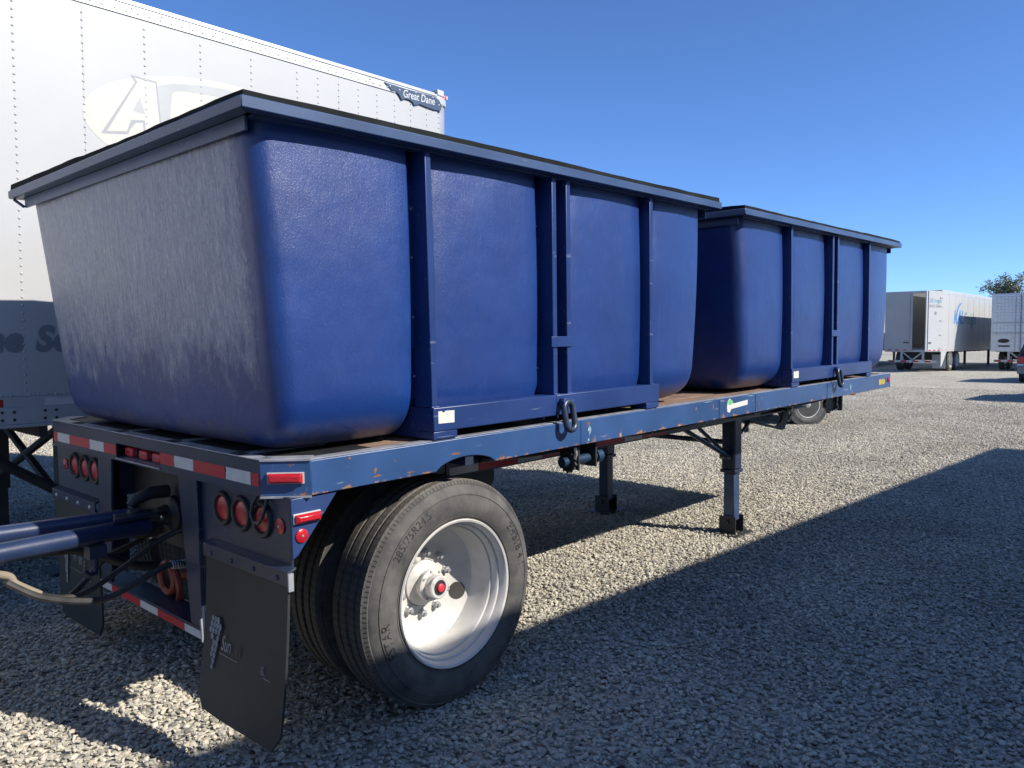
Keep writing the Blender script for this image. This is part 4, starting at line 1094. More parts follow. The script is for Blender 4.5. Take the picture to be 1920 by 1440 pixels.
    for s in (0, 1):
        for i, (a, b) in enumerate(px):
            mb = MB(); lean = -0.014 if i == 0 else 0.0
            ya, yb = (0.010, 0.120) if s == 0 else (2.32, 2.43)
            z0, z1 = 1.369, 2.426
            vs = [(a,ya,z0),(b,ya,z0),(b,yb,z0),(a,yb,z0),(a+lean,ya,z1),(b+lean,ya,z1),(b+lean,yb,z1),(a+lean,yb,z1)]
            # angle section: outer strip and deep web
            mb.add(vs, [(0,3,2,1),(4,5,6,7),(0,1,5,4),(1,2,6,5),(2,3,7,6),(3,0,4,7)])
            po = P('post', mb, M['binsteel'], bevel=0.003)
            if s == 0:
                wr = random.Random(i); mb = MB(); mb.tube([(a-0.004+(b-a+0.008)*q/5, 0.007+wr.uniform(-.001,.001), 1.3695+wr.uniform(-.001,.001)) for q in range(6)], [0.004*wr.uniform(.7,1.3) for q in range(6)], 6); P('weld_bead', mb, M['binsteel'], po)
                mb = MB(); mb.tube([(a-0.002+lean, 0.008+q*0.018, 2.4265+wr.uniform(-.001,.001)) for q in range(6)], [0.004*wr.uniform(.7,1.3) for q in range(6)], 6); P('weld_bead', mb, M['binsteel'], po)
                mb = MB(); mb.box(a-0.030, a-0.0008, 0.1005, 0.112, 1.62, 2.30); P('post_flange', mb, M['binsteel'], po)
                for zz in (1.5, 1.75, 2.0, 2.2):
                    mb = MB(); mb.dome((a-0.018, 0.1, zz), (0,-1,0), 0.006, 0.005, 6); P('bolt', mb, M['nut'], po)
        # tie plate between the middle posts
        mb = MB()
        if s == 0: mb.box(1.512, 1.690, 0.001, 0.0095, 1.604, 1.656)
        else: mb.box(1.512, 1.690, 2.4305, 2.439, 1.604, 1.656)
        P('tie_plate', mb, M['binsteel'], bevel=0.002)
        # base rail with feet, gussets
        mb = MB()
        ya, yb = (0.0, 0.085) if s == 0 else (2.355, 2.44)
        mb.box(0.732, 1.5445, ya, yb, 1.266, 1.368); P('base_rail', mb, M['binsteel'], bevel=0.004)
        mb = MB(); mb.box(1.5465, 2.480, ya, yb, 1.266, 1.368); P('base_rail', mb, M['binsteel'], bevel=0.004)
        for xa, xb in ((0.732,0.868),(2.350,2.478)):
            mb = MB(); mb.box(xa, xb, ya+0.002, yb+0.03 if s == 0 else yb, 1.232, 1.2655); P('foot', mb, M['binsteel'], bevel=0.003)
        for xa in (0.735, 1.54, 1.65, 2.42):
            mb = MB(); g_ = [(0.0855,1.236),(0.0855,1.366),(0.150,1.366),(0.165,1.330),(0.20,1.292),(0.26,1.25),(0.30,1.236)]
            if s: g_ = [(2.44-a_, b_) for a_, b_ in g_]
            mb.prism(g_, 'x', xa, xa+0.012); P('gusset', mb, M['binsteel'])
    for xa in (1.0, 2.1):
        mb = MB(); mb.box(xa, xa+0.08, 0.45, 2.0, 1.231, 1.2405); P('skid', mb, M['black'])
    # lifting ring
    mb = MB(); mb.box(1.565, 1.625, -0.030, -0.0008, 1.318, 1.350); mb.cyl((1.555,-0.022,1.328),(1.64,-0.022,1.328),0.017,14)
    lug = P('ring_lug', mb, M['binsteel'], bevel=0.003)
    mb = MB(); c = Vector((1.596,-0.032,1.262)); pts = []
    for i in range(28):
        a = 2*math.pi*i/28; xx = 0.034*math.cos(a); zz = 0.034*math.sin(a)+(0.036 if math.sin(a) > 0 else -0.036)
        pts.append((c.x+xx*1.02, c.y-0.006+0.012*(zz/0.07), c.z+zz))
    mb.tube(pts, 0.0155, 12, closed=True); P('lifting_ring', mb, M['chassis'])
    # weathered paper label
    mb = MB(); mb.prism([(0.757,1.300),(0.849,1.298),(0.850,1.350),(0.80,1.352),(0.788,1.344),(0.776,1.352),(0.757,1.352)], 'y', -0.0014, -0.0003); P('paper_label', mb, M['sticker'], smooth=0)
    return t
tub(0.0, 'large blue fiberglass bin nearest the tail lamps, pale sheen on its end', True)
tub(3.60, 'smaller looking blue fiberglass bin at the far front end of the flatbed', False)

# ------------------------------------------------------------------ dolly drawbar hitched to the rear
dol = thing('dolly_drawbar', 'blue tubular drawbar hooked to the rear of the flatbed with hanging hoses', 'drawbar', (-1.9,1.17,0))
def DP(name, mb, mat, **k):
    mb.v = [(x+1.9, y-1.17, z) for x, y, z in mb.v]; return part(name, mb, mat, dol, **k)
near_t = [(0.0,1.165,0.812),(-0.42,1.088,0.822),(-2.6,0.70,0.86)]
far_t = [(-0.03,1.25,0.846),(-0.56,1.315,0.842),(-2.6,1.62,0.86)]
mb = MB(); mb.tube(near_t, 0.041, 20); DP('drawbar_tube', mb, M['drawbar'])
mb = MB(); mb.tube(far_t, 0.038, 20); DP('drawbar_tube', mb, M['drawbar'])
mb = MB(); mb.prism([(-0.17,1.10),(0.0,1.12),(0.015,1.17),(0.015,1.24),(-0.02,1.30),(-0.20,1.31),(-0.12,1.23)], 'z', 0.855, 0.872); DP('knuckle_plate', mb, M['chassis'], bevel=0.003)
mb = MB(); pts = [(0.045+0.05*math.cos(a)-0.01, 1.20+0.05*math.sin(a), 0.85) for a in [2*math.pi*i/20 for i in range(20)]]; mb.tube(pts, 0.018, 10, closed=True); DP('drawbar_eye', mb, M['dark'])
mb = MB(); mb.box(-0.275, -0.205, 1.085, 1.155, 0.72, 0.775); mb.tube([(-0.24,1.12,0.72),(-0.24,1.12,0.68),(-0.25,1.10,0.655),(-0.28,1.09,0.655),(-0.30,1.09,0.68)], 0.012, 8); DP('hose_hanger', mb, M['chassis'])
mb = MB(); mb.box(-2.75, -2.62, 0.1, 2.3, 0.80, 0.93); DP('dolly_beam', mb, M['chassis'])
mb = MB(); mb.box(-3.9, -2.76, 0.70, 0.80, 0.80, 0.93); mb.box(-3.9, -2.76, 1.60, 1.70, 0.80, 0.93); DP('dolly_frame', mb, M['chassis'])
mb = MB(); mb.cyl((-3.4,0.3,0.513),(-3.4,2.1,0.513),0.06,16); mb.box(-3.46,-3.34,0.72,0.78,0.57,0.80); mb.box(-3.46,-3.34,1.62,1.68,0.57,0.80); DP('dolly_axle', mb, M['dark'])
for s in (0, 1):
    for yf in ((0.068, 0.393) if s == 0 else (2.372, 2.047)):
        w_ = bpy.data.objects.new('wheel', None); COL.objects.link(w_); w_.parent = dol
        w_.location = (-3.4+1.9, yf-1.17, 0.512); w_.rotation_euler = (0,0,0 if s == 0 else math.pi)
        shared('tyre', TYRE_ME, w_); shared('rim', RIM_O if yf in (0.068, 2.372) else RIM_I, w_)
def bez(pts, n=24):
    pts = [Vector(p) for p in pts]; out = []
    P_ = [pts[0]]+pts+[pts[-1]]
    for i in range(1, len(P_)-2):
        for k in range(n//2):
            t = k/(n//2); a, b, c, d = P_[i-1], P_[i], P_[i+1], P_[i+2]
            out.append(0.5*((2*b)+(c-a)*t+(2*a-5*b+4*c-d)*t*t+(3*b-a-3*c+d)*t**3))
    out.append(pts[-1]); return out
mb = MB(); mb.tube(bez([(-1.5,0.95,0.80),(-0.90,1.02,0.80),(-0.616,1.05,0.741),(-0.562,1.05,0.691),(-0.48,1.05,0.630)]), 0.016, 12); DP('wrapped_hose', mb, M['wrap'])
mb = MB(); mb.tube(bez([(-0.60,1.04,0.715),(-0.467,1.10,0.618),(-0.37,1.13,0.575),(-0.276,1.15,0.566),(-0.119,1.17,0.632),(0.049,1.18,0.722),(0.17,1.15,0.77)]), 0.012, 10); DP('air_hose', mb, M['hose'])
mb = MB(); mb.tube(bez([(-0.60,1.05,0.71),(-0.46,1.12,0.60),(-0.334,1.25,0.532),(-0.246,1.30,0.556),(-0.13,1.30,0.664),(0.002,1.30,0.708),(0.18,1.38,0.76)]), 0.013, 10); DP('air_hose', mb, M['hose'])
mb = MB(); mb.tube(bez([(-0.60,1.03,0.71),(-0.50,1.0,0.638),(-0.368,1.0,0.587),(-0.244,1.0,0.568),(-0.111,1.0,0.61),(0.018,1.0,0.653),(0.10,0.98,0.648),(0.21,0.97,0.63)]), 0.014, 10); DP('air_hose', mb, M['hose'])
mb = MB(); pts = []
for i in range(120):
    t = i/119; a = t*2*math.pi*14; pts.append((0.03+0.14*t, 1.0-0.025*t+0.018*math.cos(a), 0.652-0.012*t+0.018*math.sin(a)))
mb.tube(pts, 0.0035, 5); DP('hose_spring', mb, M['nut'])
mb = MB(); mb.tube(bez([(-1.6,1.25,0.78),(-0.8,1.28,0.755),(-0.349,1.28,0.742),(-0.208,1.30,0.702),(-0.002,1.30,0.60),(0.2,1.32,0.56)]), 0.022, 12); DP('air_hose', mb, M['hose'])

# ------------------------------------------------------------------ box trailers
RIV = MB(); RIV.dome((0,0,0),(0,-1,0),0.0088,0.0048,7)
def near_white():
    x1, y0, W_ = 3.725, 3.21, 2.58
    L_ = 16.0; x0 = x1-L_; zt, zb = 3.985, 1.10
    t = thing('box_trailer', 'tall white box trailer with rivet rows directly behind the blue bins', 'trailer', (x1-L_/2, y0+W_/2, 0), group='box trailers parked round the lot')
    ox, oy = x1-L_/2, y0+W_/2
    def P(name, mb, mat, parent=t, **k):
        mb.v = [(x-ox, y-oy, z) for x, y, z in mb.v]; return part(name, mb, mat, parent, **k)
    # side panels
    xs = [x1-0.045]; x = 2.531
    while x > x0: xs.append(x); x -= 2.018
    xs.append(x0)
    for a, b in zip(xs[:-1], xs[1:]):
        for yy in (y0, y0+W_-0.006):
            mb = MB(); mb.box(b+0.0006, a-0.0006, yy, yy+0.006, 1.30, 3.872); P('side_panel', mb, M['white'])
    # rounded nose corner and front wall
    r = 0.13
    mb = MB(); pts = []
    for i in range(9):
        a = -math.pi/2+math.pi/2*i/8; pts.append((x1-0.044+r*math.cos(a), y0+r+r*math.sin(a)))
    pin = [(x-0.004*0, y) for x, y in pts]
    inner = [(x1-0.044+(r-.006)*math.cos(-math.pi/2+math.pi/2*i/8), y0+r+(r-.006)*math.sin(-math.pi/2+math.pi/2*i/8)) for i in range(9)]
    mb.prism(pts+inner[::-1], 'z', 1.30, 3.872); P('nose_corner', mb, M['alu'])
    mb = MB(); mb.box(x1+r-0.050, x1+r-0.044, y0+r, y0+W_-0.01, 1.10, 3.98); P('front_wall', mb, M['white'])
    mb = MB(); mb.box(x0, x0+0.03, y0+0.01, y0+W_-0.01, 1.10, 3.97); P('rear_door', mb, M['white'])
    # rails
    for s in (0, 1):
        yy = y0-0.008 if s == 0 else y0+W_-0.002
        mb = MB(); mb.box(x0, x1-0.01, yy, yy+0.010, 3.873, 3.945); P('top_rail', mb, M['alu'])
        mb = MB(); mb.box(x0, x1-0.01, yy-0.006, yy+0.016, 3.9455, 3.968); P('top_rail_cap', mb, M['alu'], bevel=0.004)
        mb = MB(); mb.box(x0, x1+0.02, yy, yy+0.010, 1.232, 1.299); P('bottom_rail', mb, M['greyrail'])
        mb = MB(); mb.box(x0, x1+0.02, yy-0.006, yy+0.012, 1.125, 1.2315); mb.box(x0, x1+0.02, yy-0.014, yy+0.012, 1.103, 1.1245); P('bottom_rail', mb, M['greyrail'], bevel=0.003)
    mb = MB(); mb.box(x0, x1+r-0.06, y0+0.012, y0+W_-0.012, 3.955, 3.985); P('roof', mb, M['alu'])
    mb = MB(); mb.box(x0, x1+0.05, y0+0.02, y0+W_-0.02, 1.13, 1.20); P('floor', mb, M['underb'])
    # nose cap, marker lamp
    mb = MB(); pts = [(x1-0.10+0.0, y0-0.016)]
    for i in range(9):
        a = -math.pi/2+math.pi/2*i/8; pts.append((x1-0.044+(r+0.015)*math.cos(a), y0+r+(r+0.015)*math.sin(a)))
    pts += [(x1+r-0.06, y0+0.6), (x1-0.10, y0+0.6)]
    mb.prism(pts, 'z', 3.876, 3.955); P('nose_cap', mb, M['greyrail'], bevel=0.01)
    mb = MB(); mb.box(x1-0.09, x1-0.005, y0-0.020, y0+0.1, 3.9555, 4.015); P('corner_box', mb, M['greyrail'], bevel=0.008)
    mb = MB(); mb.lathe([(0.03,0),(0.03,0.02),(0.02,0.035),(0.0001,0.04)], (x1+0.025,y0+0.03,3.955), (0.3,-0.2,1), 14); P('clearance_lamp', mb, M['reddim'])
    # rivets
    def rows(pts, nm='rivet_row'):
        mb = MB()
        for (x, z, y) in pts:
            o_ = len(mb.v); mb.v += [(vx+x, vy+y, vz+z) for vx, vy, vz in RIV.v]; mb.f += [tuple(i+o_ for i in f) for f in RIV.f]
        P(nm, mb, M['white'] if nm == 'rivet_row' else M['alu'], smooth=60, kind='stuff')
    cols = [0.108+0.4045*i for i in range(-5, 6)]+[2.327,2.531,2.734,2.935,3.133,3.320,3.514,3.665]
    for x in cols: rows([(x, 1.335+0.0495*i, y0-0.0005) for i in range(51)])
    rows([(x1-0.06-0.0775*i, 3.900, y0-0.0085) for i in range(52)]+[(x1-0.06-0.2022*i, 3.928, y0-0.0085) for i in range(20)], 'rail_rivets')
    rows([(x1-0.06-0.052*i, 1.308, y0-0.0005) for i in range(84)])
    for x in (-0.03, 0.036, 0.211, 0.277, 0.62, 0.69, 1.05, 1.12):
        for z in (1.154, 1.203):
            mb = MB(); mb.dome((x,y0-0.0145,z),(0,-1,0),0.010,0.006,8); P('rail_bolt', mb, M['dark'])
    for i, x in enumerate((-0.61, -0.20, 0.212, 0.62, 1.03)):
        mb = MB(); mb.box(x, x+0.178, y0-0.0098, y0-0.0084, 1.236, 1.284); P('tape_strip', mb, M['tapewhite'] if i % 2 == 0 else M['tapered'], smooth=0)
    # ghost of a removed logo: oval, letters
    mb = MB(); mb.add([(1.5+1.0*math.cos(a), y0-0.0012, 3.2+0.378*math.sin(a)+0.03*math.cos(a)) for a in [2*math.pi*i/72 for i in range(72)]], [tuple(range(72))]); P('faded_oval', mb, M['ghostoval'], smooth=0, recalc=False)
    def poly(pts, d, mat, nm='faded_letter'):
        mb = MB(); mb.add([(x, y0-d, z) for x, z in pts], [tuple(range(len(pts)))]); P(nm, mb, mat, smooth=0, recalc=False)
    poly([(.985,3.439),(1.115,3.487),(1.33,3.523),(1.5,3.535),(1.75,3.52),(2.0,3.46),(2.25,3.30),(2.25,3.2),(2.0,3.38),(1.75,3.452),(1.5,3.468),(1.328,3.462),(1.2,3.452),(1.145,3.44),(1.112,3.425),(1.102,3.405),(1.088,3.27),(1.07,3.05),(1.01,3.05),(1.013,3.248)], 0.0020, M['ghostgrey'], 'faded_swoosh')
    poly([(.820,3.478),(.995,3.472),(1.030,3.06),(.900,3.03),(.893,3.17),(.845,3.16),(.80,3.10),(.79,3.07),(.612,3.045),(.845,3.434)], 0.0024, M['ghostline'])
    poly([(.862,3.440),(.840,3.462),(.985,3.458),(1.018,3.06),(.912,3.04),(.905,3.185),(.812,3.172),(.790,3.115),(.782,3.088),(.650,3.066)], 0.0028, M['ghostoval'])
    poly([(.875,3.342),(.908,3.226),(.824,3.234)], 0.0032, M['ghostgrey'])
    # lower lettering: n e  S e
    put_text('Airline Services', (-0.60-ox, y0-0.0022-oy, 1.592), (1,0,0), (0,0,1), M['letters'], t, size=0.205, shear=0.22, bold=0.004, spacing=1.0, sx=0.96) if False else None
    put_text('ne', (-0.112-ox, y0-0.0022-oy, 1.590), (1,0,0), (0,0,1), M['letters'], t, size=0.222, shear=0.18, bold=0.011, sx=0.95)
    put_text('Se', (0.172-ox, y0-0.0022-oy, 1.592), (1,0,0), (0,0,1), M['letters'], t, size=0.222, shear=0.18, bold=0.011, sx=0.95)
    # name plate at the nose
    pl = [(3.005,3.935),(3.255,3.930),(3.60,3.938),(3.66,3.915),(3.685,3.88),(3.684,3.84),(3.662,3.800),(3.650,3.822),(3.60,3.815),(3.50,3.820),(3.42,3.829),(3.355,3.805),(3.335,3.828),(3.30,3.842),(3.25,3.842),(3.205,3.822),(3.175,3.86),(3.14,3.886),(3.09,3.880)]
    mb = MB(); mb.prism(pl, 'y', y0-0.016, y0-0.011); npz = P('name_plate', mb, M['plate'])
    put_text('Great Dane', (3.215-ox, y0-0.0175-oy, 3.852), (1,0,0.02), (0,0,1), M['tapewhite'], npz, size=0.098, shear=0.12, bold=0.001, sx=0.82)
    for x, z in ((3.07,3.915),(3.18,3.905),(3.37,3.92),(3.58,3.925),(3.655,3.87)):
        mb = MB(); mb.dome((x,y0-0.016,z),(0,-1,0),0.008,0.005,8); P('plate_rivet', mb, M['tapewhite'], npz)
    # landing gear with cross braces
    for yy in (y0+0.45, y0+2.05):
        lx = 0.47
        mb = MB(); mb.box(lx-0.06, lx+0.06, yy-0.06, yy+0.06, 0.40, 1.13); lg = P('landing_leg', mb, M['underb'])
        mb = MB(); mb.box(lx-0.045, lx+0.045, yy-0.045, yy+0.045, 0.03, 0.40); P('inner_tube', mb, M['underb'], lg)
        mb = MB(); mb.box(lx-0.14, lx+0.14, yy-0.12, yy+0.12, 0.006, 0.03); P('shoe_plate', mb, M['underb'], lg)
        mb = MB(); mb.tube([(lx,yy,0.55),(-0.35,yy,1.12)], 0.035, 8); P('brace', mb, M['underb'], lg)
    mb = MB(); mb.tube([(0.45,y0+0.45,0.50),(0.45,y0+2.05,1.05)], 0.03, 8); mb.tube([(0.45,y0+2.05,0.50),(0.45,y0+0.45,1.05)], 0.03, 8); P('cross_brace', mb, M['underb'])
    for i in range(12):
        x = -1.5+i*0.42; mb = MB(); mb.box(x, x+0.05, y0+0.01, y0+W_-0.01, 1.03, 1.1295); P('floor_beam', mb, M['underb'])
    for x in (x0+1.6, x0+2.9):
        for s in (0, 1):
            w_ = bpy.data.objects.new('wheel', None); COL.objects.link(w_); w_.parent = t
            w_.location = (x-ox, (y0+0.05 if s == 0 else y0+W_-0.05)-oy, 0.512); w_.rotation_euler = (0,0,0 if s == 0 else math.pi)
            shared('tyre', TYRE_ME, w_); shared('rim', RIM_O, w_)
    mb = MB(); mb.box(x0+0.8, x0+3.6, y0+0.7, y0+1.9, 0.6, 1.02); P('bogie', mb, M['underb'])
near_white()

def box_trailer(name, label, org, rz, L_, H_, zf, group=None, style='plain', W_=2.6):
    """local frame: x forward from the rear face (x=0), y in [0,W] with y=0 the right-hand (-y) side, z up"""
    t = thing(name, label, 'trailer', org, (0,0,rz), group)
    def P(nm, mb, mat, parent=t, **k): return part(nm, mb, mat, parent, **k)
    npan = int(L_/1.22)
    for i in range(npan):
        a, b = L_*i/npan, L_*(i+1)/npan
        for yy in (0.0, W_-0.03):
            mb = MB(); mb.box(a+0.004, b-0.004, yy, yy+0.03, zf+0.20, H_-0.16); P('side_panel', mb, M['white'])
        if style == 'lettered':
            mb = MB(); mb.box(b-0.012, b+0.012, -0.006, -0.0005, zf+0.2, H_-0.16); P('seam_strip', mb, M['greyrail'])
    for yy in (-0.006, W_-0.028):
        mb = MB(); mb.box(0.0, L_, yy, yy+0.034, H_-0.159, H_-0.005); P('top_rail', mb, M['greyrail'] if style != 'reefer' else M['alu'])
        mb = MB(); mb.box(0.0, L_, yy-0.004, yy+0.036, zf, zf+0.199); P('bottom_rail', mb, M['white'] if style != 'reefer' else M['alu'])
    mb = MB(); mb.box(0.0, L_, 0.0, W_, H_-0.0045, H_+0.015); P('roof', mb, M['roof'] if style == 'lettered' else M['white'])
    mb = MB(); mb.box(0.05, L_, 0.035, W_-0.035, zf+0.05, zf+0.15); P('floor', mb, M['inside'])
    mb = MB(); mb.box(L_-0.05, L_-0.001, 0.031, W_-0.031, zf+0.151, H_-0.006); P('front_wall', mb, M['white'])
    # rear frame
    mb = MB(); mb.box(-0.05, -0.001, 0.0, 0.09, zf-0.02, H_); mb.box(-0.05, -0.001, W_-0.09, W_, zf-0.02, H_); mb.box(-0.05, -0.001, 0.091, W_-0.091, H_-0.10, H_); mb.box(-0.05, -0.001, 0.091, W_-0.091, zf-0.02, zf+0.09)
    P('rear_frame', mb, M['greyrail'] if style != 'reefer' else M['stain'])
    # undercarriage
    mb = MB(); mb.box(1.2, 4.4, 0.75, 1.85, 0.55, zf-0.02); P('bogie', mb, M['underb'])
    for x in (2.0, 3.25):
        for s in (0, 1):
            w_ = bpy.data.objects.new('wheel', None); COL.objects.link(w_); w_.parent = t
            w_.location = (x, 0.04 if s == 0 else W_-0.04, 0.512); w_.rotation_euler = (0,0,0 if s == 0 else math.pi)
            shared('tyre', TYRE_ME, w_); shared('rim', RIM_O, w_)
    for y in (0.65, W_-0.65):
        mb = MB(); mb.box(L_-3.0, L_-2.87, y-0.06, y+0.06, 0.01, zf-0.001); P('landing_leg', mb, M['underb'])
    for x in range(1, int(L_)):
        mb = MB(); mb.box(x, x+0.08, 0.03, W_-0.03, zf-0.06, zf-0.002); P('floor_beam', mb, M['underb'])
    # underride guard
    mb = MB(); mb.box(-0.05, 0.05, 0.15, W_-0.15, 0.45, 0.56); gd = P('underride_guard', mb, M['greyrail'])
    for y in (0.75, W_-0.85):
        mb = MB(); mb.box(-0.04, 0.04, y, y+0.1, 0.561, zf-0.021); P('guard_post', mb, M['greyrail'], gd)
    mb = MB(); mb.tube([(0,0.85,zf-0.04),(0,W_/2,0.58)], 0.04, 6); mb.tube([(0,W_-0.85,zf-0.04),(0,W_/2,0.58)], 0.04, 6); P('guard_brace', mb, M['greyrail'], gd)
    for i in range(8):
        mb = MB(); mb.box(-0.055, -0.0505, 0.17+i*0.28, 0.17+i*0.28+0.26, 0.46, 0.55); P('tape_strip', mb, M['tapered'] if i % 2 else M['tapewhite'], gd, smooth=0)
    def door(ya, yb, ang, hinge):
        e = bpy.data.objects.new('rear_door', None); COL.objects.link(e); e.parent = t
        e.location = (-0.051, hinge, 0); e.rotation_euler = (0,0,ang)
        w_ = yb-ya; sgn = 1 if hinge <= ya+1e-6 else -1
        def D(nm, mb, mat): return part(nm, mb, mat, e)
        def bx(x0_, x1_, u0, u1, z0, z1):
            mb = MB(); q = sorted((sgn*u0, sgn*u1)); mb.box(x0_, x1_, q[0], q[1], z0, z1); return mb
        D('door_panel', bx(-0.05, -0.002, 0.0, w_, zf+0.03, H_-0.05), M['white'] if style != 'reefer' else M['stain'])
        if style != 'reefer':
            D('lock_rod', bx(-0.085, -0.055, w_-0.16, w_-0.125, zf+0.02, H_-0.06), M['greyrail'])
            for z in (zf+0.15, zf+0.8, zf+1.5, zf+2.2, zf+2.6): D('hinge', bx(-0.075, -0.0505, 0.0, 0.24, z, z+0.05), M['greyrail'])
            for i in range(3): D('tape_strip', bx(-0.053, -0.0505, 0.15+i*0.36, 0.15+i*0.36+0.2, zf+0.05, zf+0.10), M['tapered'])
            D('latch', bx(-0.09, -0.055, w_-0.4, w_-0.15, zf+0.42, zf+0.47), M['black'])
        else:
            for k_ in (0.30, 0.48): D('bar', bx(-0.085, -0.0505, 0.0, w_, zf+(H_-zf)*k_, zf+(H_-zf)*k_+0.09), M['greyrail'])
            for u in (0.95, 1.2): D('lock_rod', bx(-0.11, -0.086, u, u+0.035, zf+0.02, H_-0.06), M['nut'])
        return e
    if style == 'lettered':
        door(W_/2, W_, 0.0, W_)
        dr = door(0.0, W_/2, R(72), 0.0)
        for i_, (s_, m_, u, z, sz, sh) in enumerate((('KAL', 'bluepr', 0.02, H_-0.62, 0.30, 0.25), ('Freight', 'teal', 0.50, H_-0.62, 0.26, 0.2), ('909-471-7026', 'letters', 0.05, H_-0.86, 0.20, 0.0))):
            put_text(s_, (-0.0525, 1.20-u, z), (0,-1,0), (0,0,1), M[m_], dr, size=sz, shear=sh, bold=0.004, sx=0.78 if i_ < 2 else 0.8)
        mb = MB(); mb.box(-0.053, -0.0505, 0.50, 0.66, zf+1.80, zf+1.95); part('placard', mb, M['letters'], dr)
        # side lettering with the swoosh, on the -y side
        def arcs(cx, cz, r0, w0, a0, a1, mat):
            mb = MB(); n_ = 24; up_ = []; lo = []
            for i in range(n_+1):
                tt = i/n_; a = a0+(a1-a0)*tt; ww = w0*math.sin(math.pi*min(1,tt*0.85+0.1))
                up_.append((cx+r0*1.25*math.cos(a), -0.0075, cz+r0*math.sin(a))); lo.append((cx+(r0-ww)*1.25*math.cos(a)+0.03, -0.0075, cz+(r0-ww)*math.sin(a)))
            mb.add(up_+lo[::-1], [tuple(range(2*n_+2))]); P('swoosh', mb, mat, smooth=0, recalc=False)
        arcs(3.55, 2.70, 0.78, 0.14, R(215), R(85), M['bluepr'])
        put_text('KAL', (2.10,-0.0078,2.42), (1,0,0), (0,0,1), M['bluepr'], t, size=0.98, shear=0.28, bold=0.02, sx=1.10)
        put_text('Freight', (4.15,-0.0078,2.42), (1,0,0), (0,0,1), M['teal'], t, size=0.86, shear=0.22, bold=0.012, sx=1.05)
        for i in range(10):
            mb = MB(); mb.box(0.2+i*0.45, 0.32+i*0.45, -0.0125, -0.0105, zf+0.06, zf+0.10); P('tape_strip', mb, M['tapered'], smooth=0)
        # side skirt and mudflap in front of the axles
        mb = MB(); mb.box(1.0, 1.02, 0.05, 0.65, 0.15, 0.85); P('mudflap', mb, M['white'])
        mb = MB(); mb.prism([(0.0,zf-0.001),(1.0,zf-0.001),(0.25,0.35),(0.0,0.25)], 'y', 0.0, 0.02); P('corner_brace', mb, M['white'])
    elif style == 'reefer':
        door(W_/2+0.002, W_-0.09, 0.0, W_-0.09); door(0.09, W_/2-0.002, 0.0, 0.09)
        # embossed quilting on the doors
        for dy in range(2):
            mb = MB(); base = 0.10+dy*1.22
            for i in range(7):
                for j in range(17):
                    cy = base+0.08+i*0.16; cz = zf+0.16+j*0.16
                    if cz > H_-0.16: continue
                    o_ = [(-0.1025, cy-0.075, cz), (-0.1025, cy, cz-0.075), (-0.1025, cy+0.075, cz), (-0.1025, cy, cz+0.075)]
                    mb.add(o_+[(-0.112, cy, cz)], [(0,1,4),(1,2,4),(2,3,4),(3,0,4)])
            P('quilted_relief', mb, M['stain'], kind='stuff', smooth=0)
        mb = MB(); mb.lathe([(0.20,0),(0.17,0.01),(0.0001,0.015)], (-0.1125, 2.02, zf+0.52), (-1,0,0), 20); mb.v = [(x, 2.02+(y-2.02)*1.3, zf+0.52+(z-zf-0.52)*0.55) for x, y, z in mb.v]; P('maker_emblem', mb, M['dark'])
        mb = MB(); mb.box(-0.114, -0.1125, 1.75, 2.25, zf+0.22, zf+0.30); P('maker_emblem', mb, M['dark'])
    else:
        door(W_/2, W_, 0.0, W_); door(0.0, W_/2, 0.0, 0.0)
    return t
box_trailer('box_trailer', 'white freight trailer with blue and teal lettering and one rear door swung open', (41.3, 8.35, 0), 0.0, 16.0, 4.0, 1.0, group='box trailers parked round the lot', style='lettered')
box_trailer('box_trailer', 'stainless rear-doored trailer at the right edge, beside the lettered freight trailer', (45.0, 4.38, 0), 0.0, 16.0, 3.9, 1.0, group='box trailers parked round the lot', style='reefer')
box_trailer('box_trailer', 'white trailer glimpsed between the far bin and the lettered freight trailer', (44.5, 13.5, 0), 0.0, 16.0, 3.75, 1.0, group='box trailers parked round the lot', style='plain')
# the trailer parked on the sunny side, whose shadow crosses the wheel and the gravel
box_trailer('box_trailer', 'white trailer parked beside the viewer, casting the long shadow over the wheel', (-3.4, -4.47-2.6+0.10, 0), R(-1.6), 17.2, 4.0, 1.1, group='box trailers parked round the lot', style='plain')

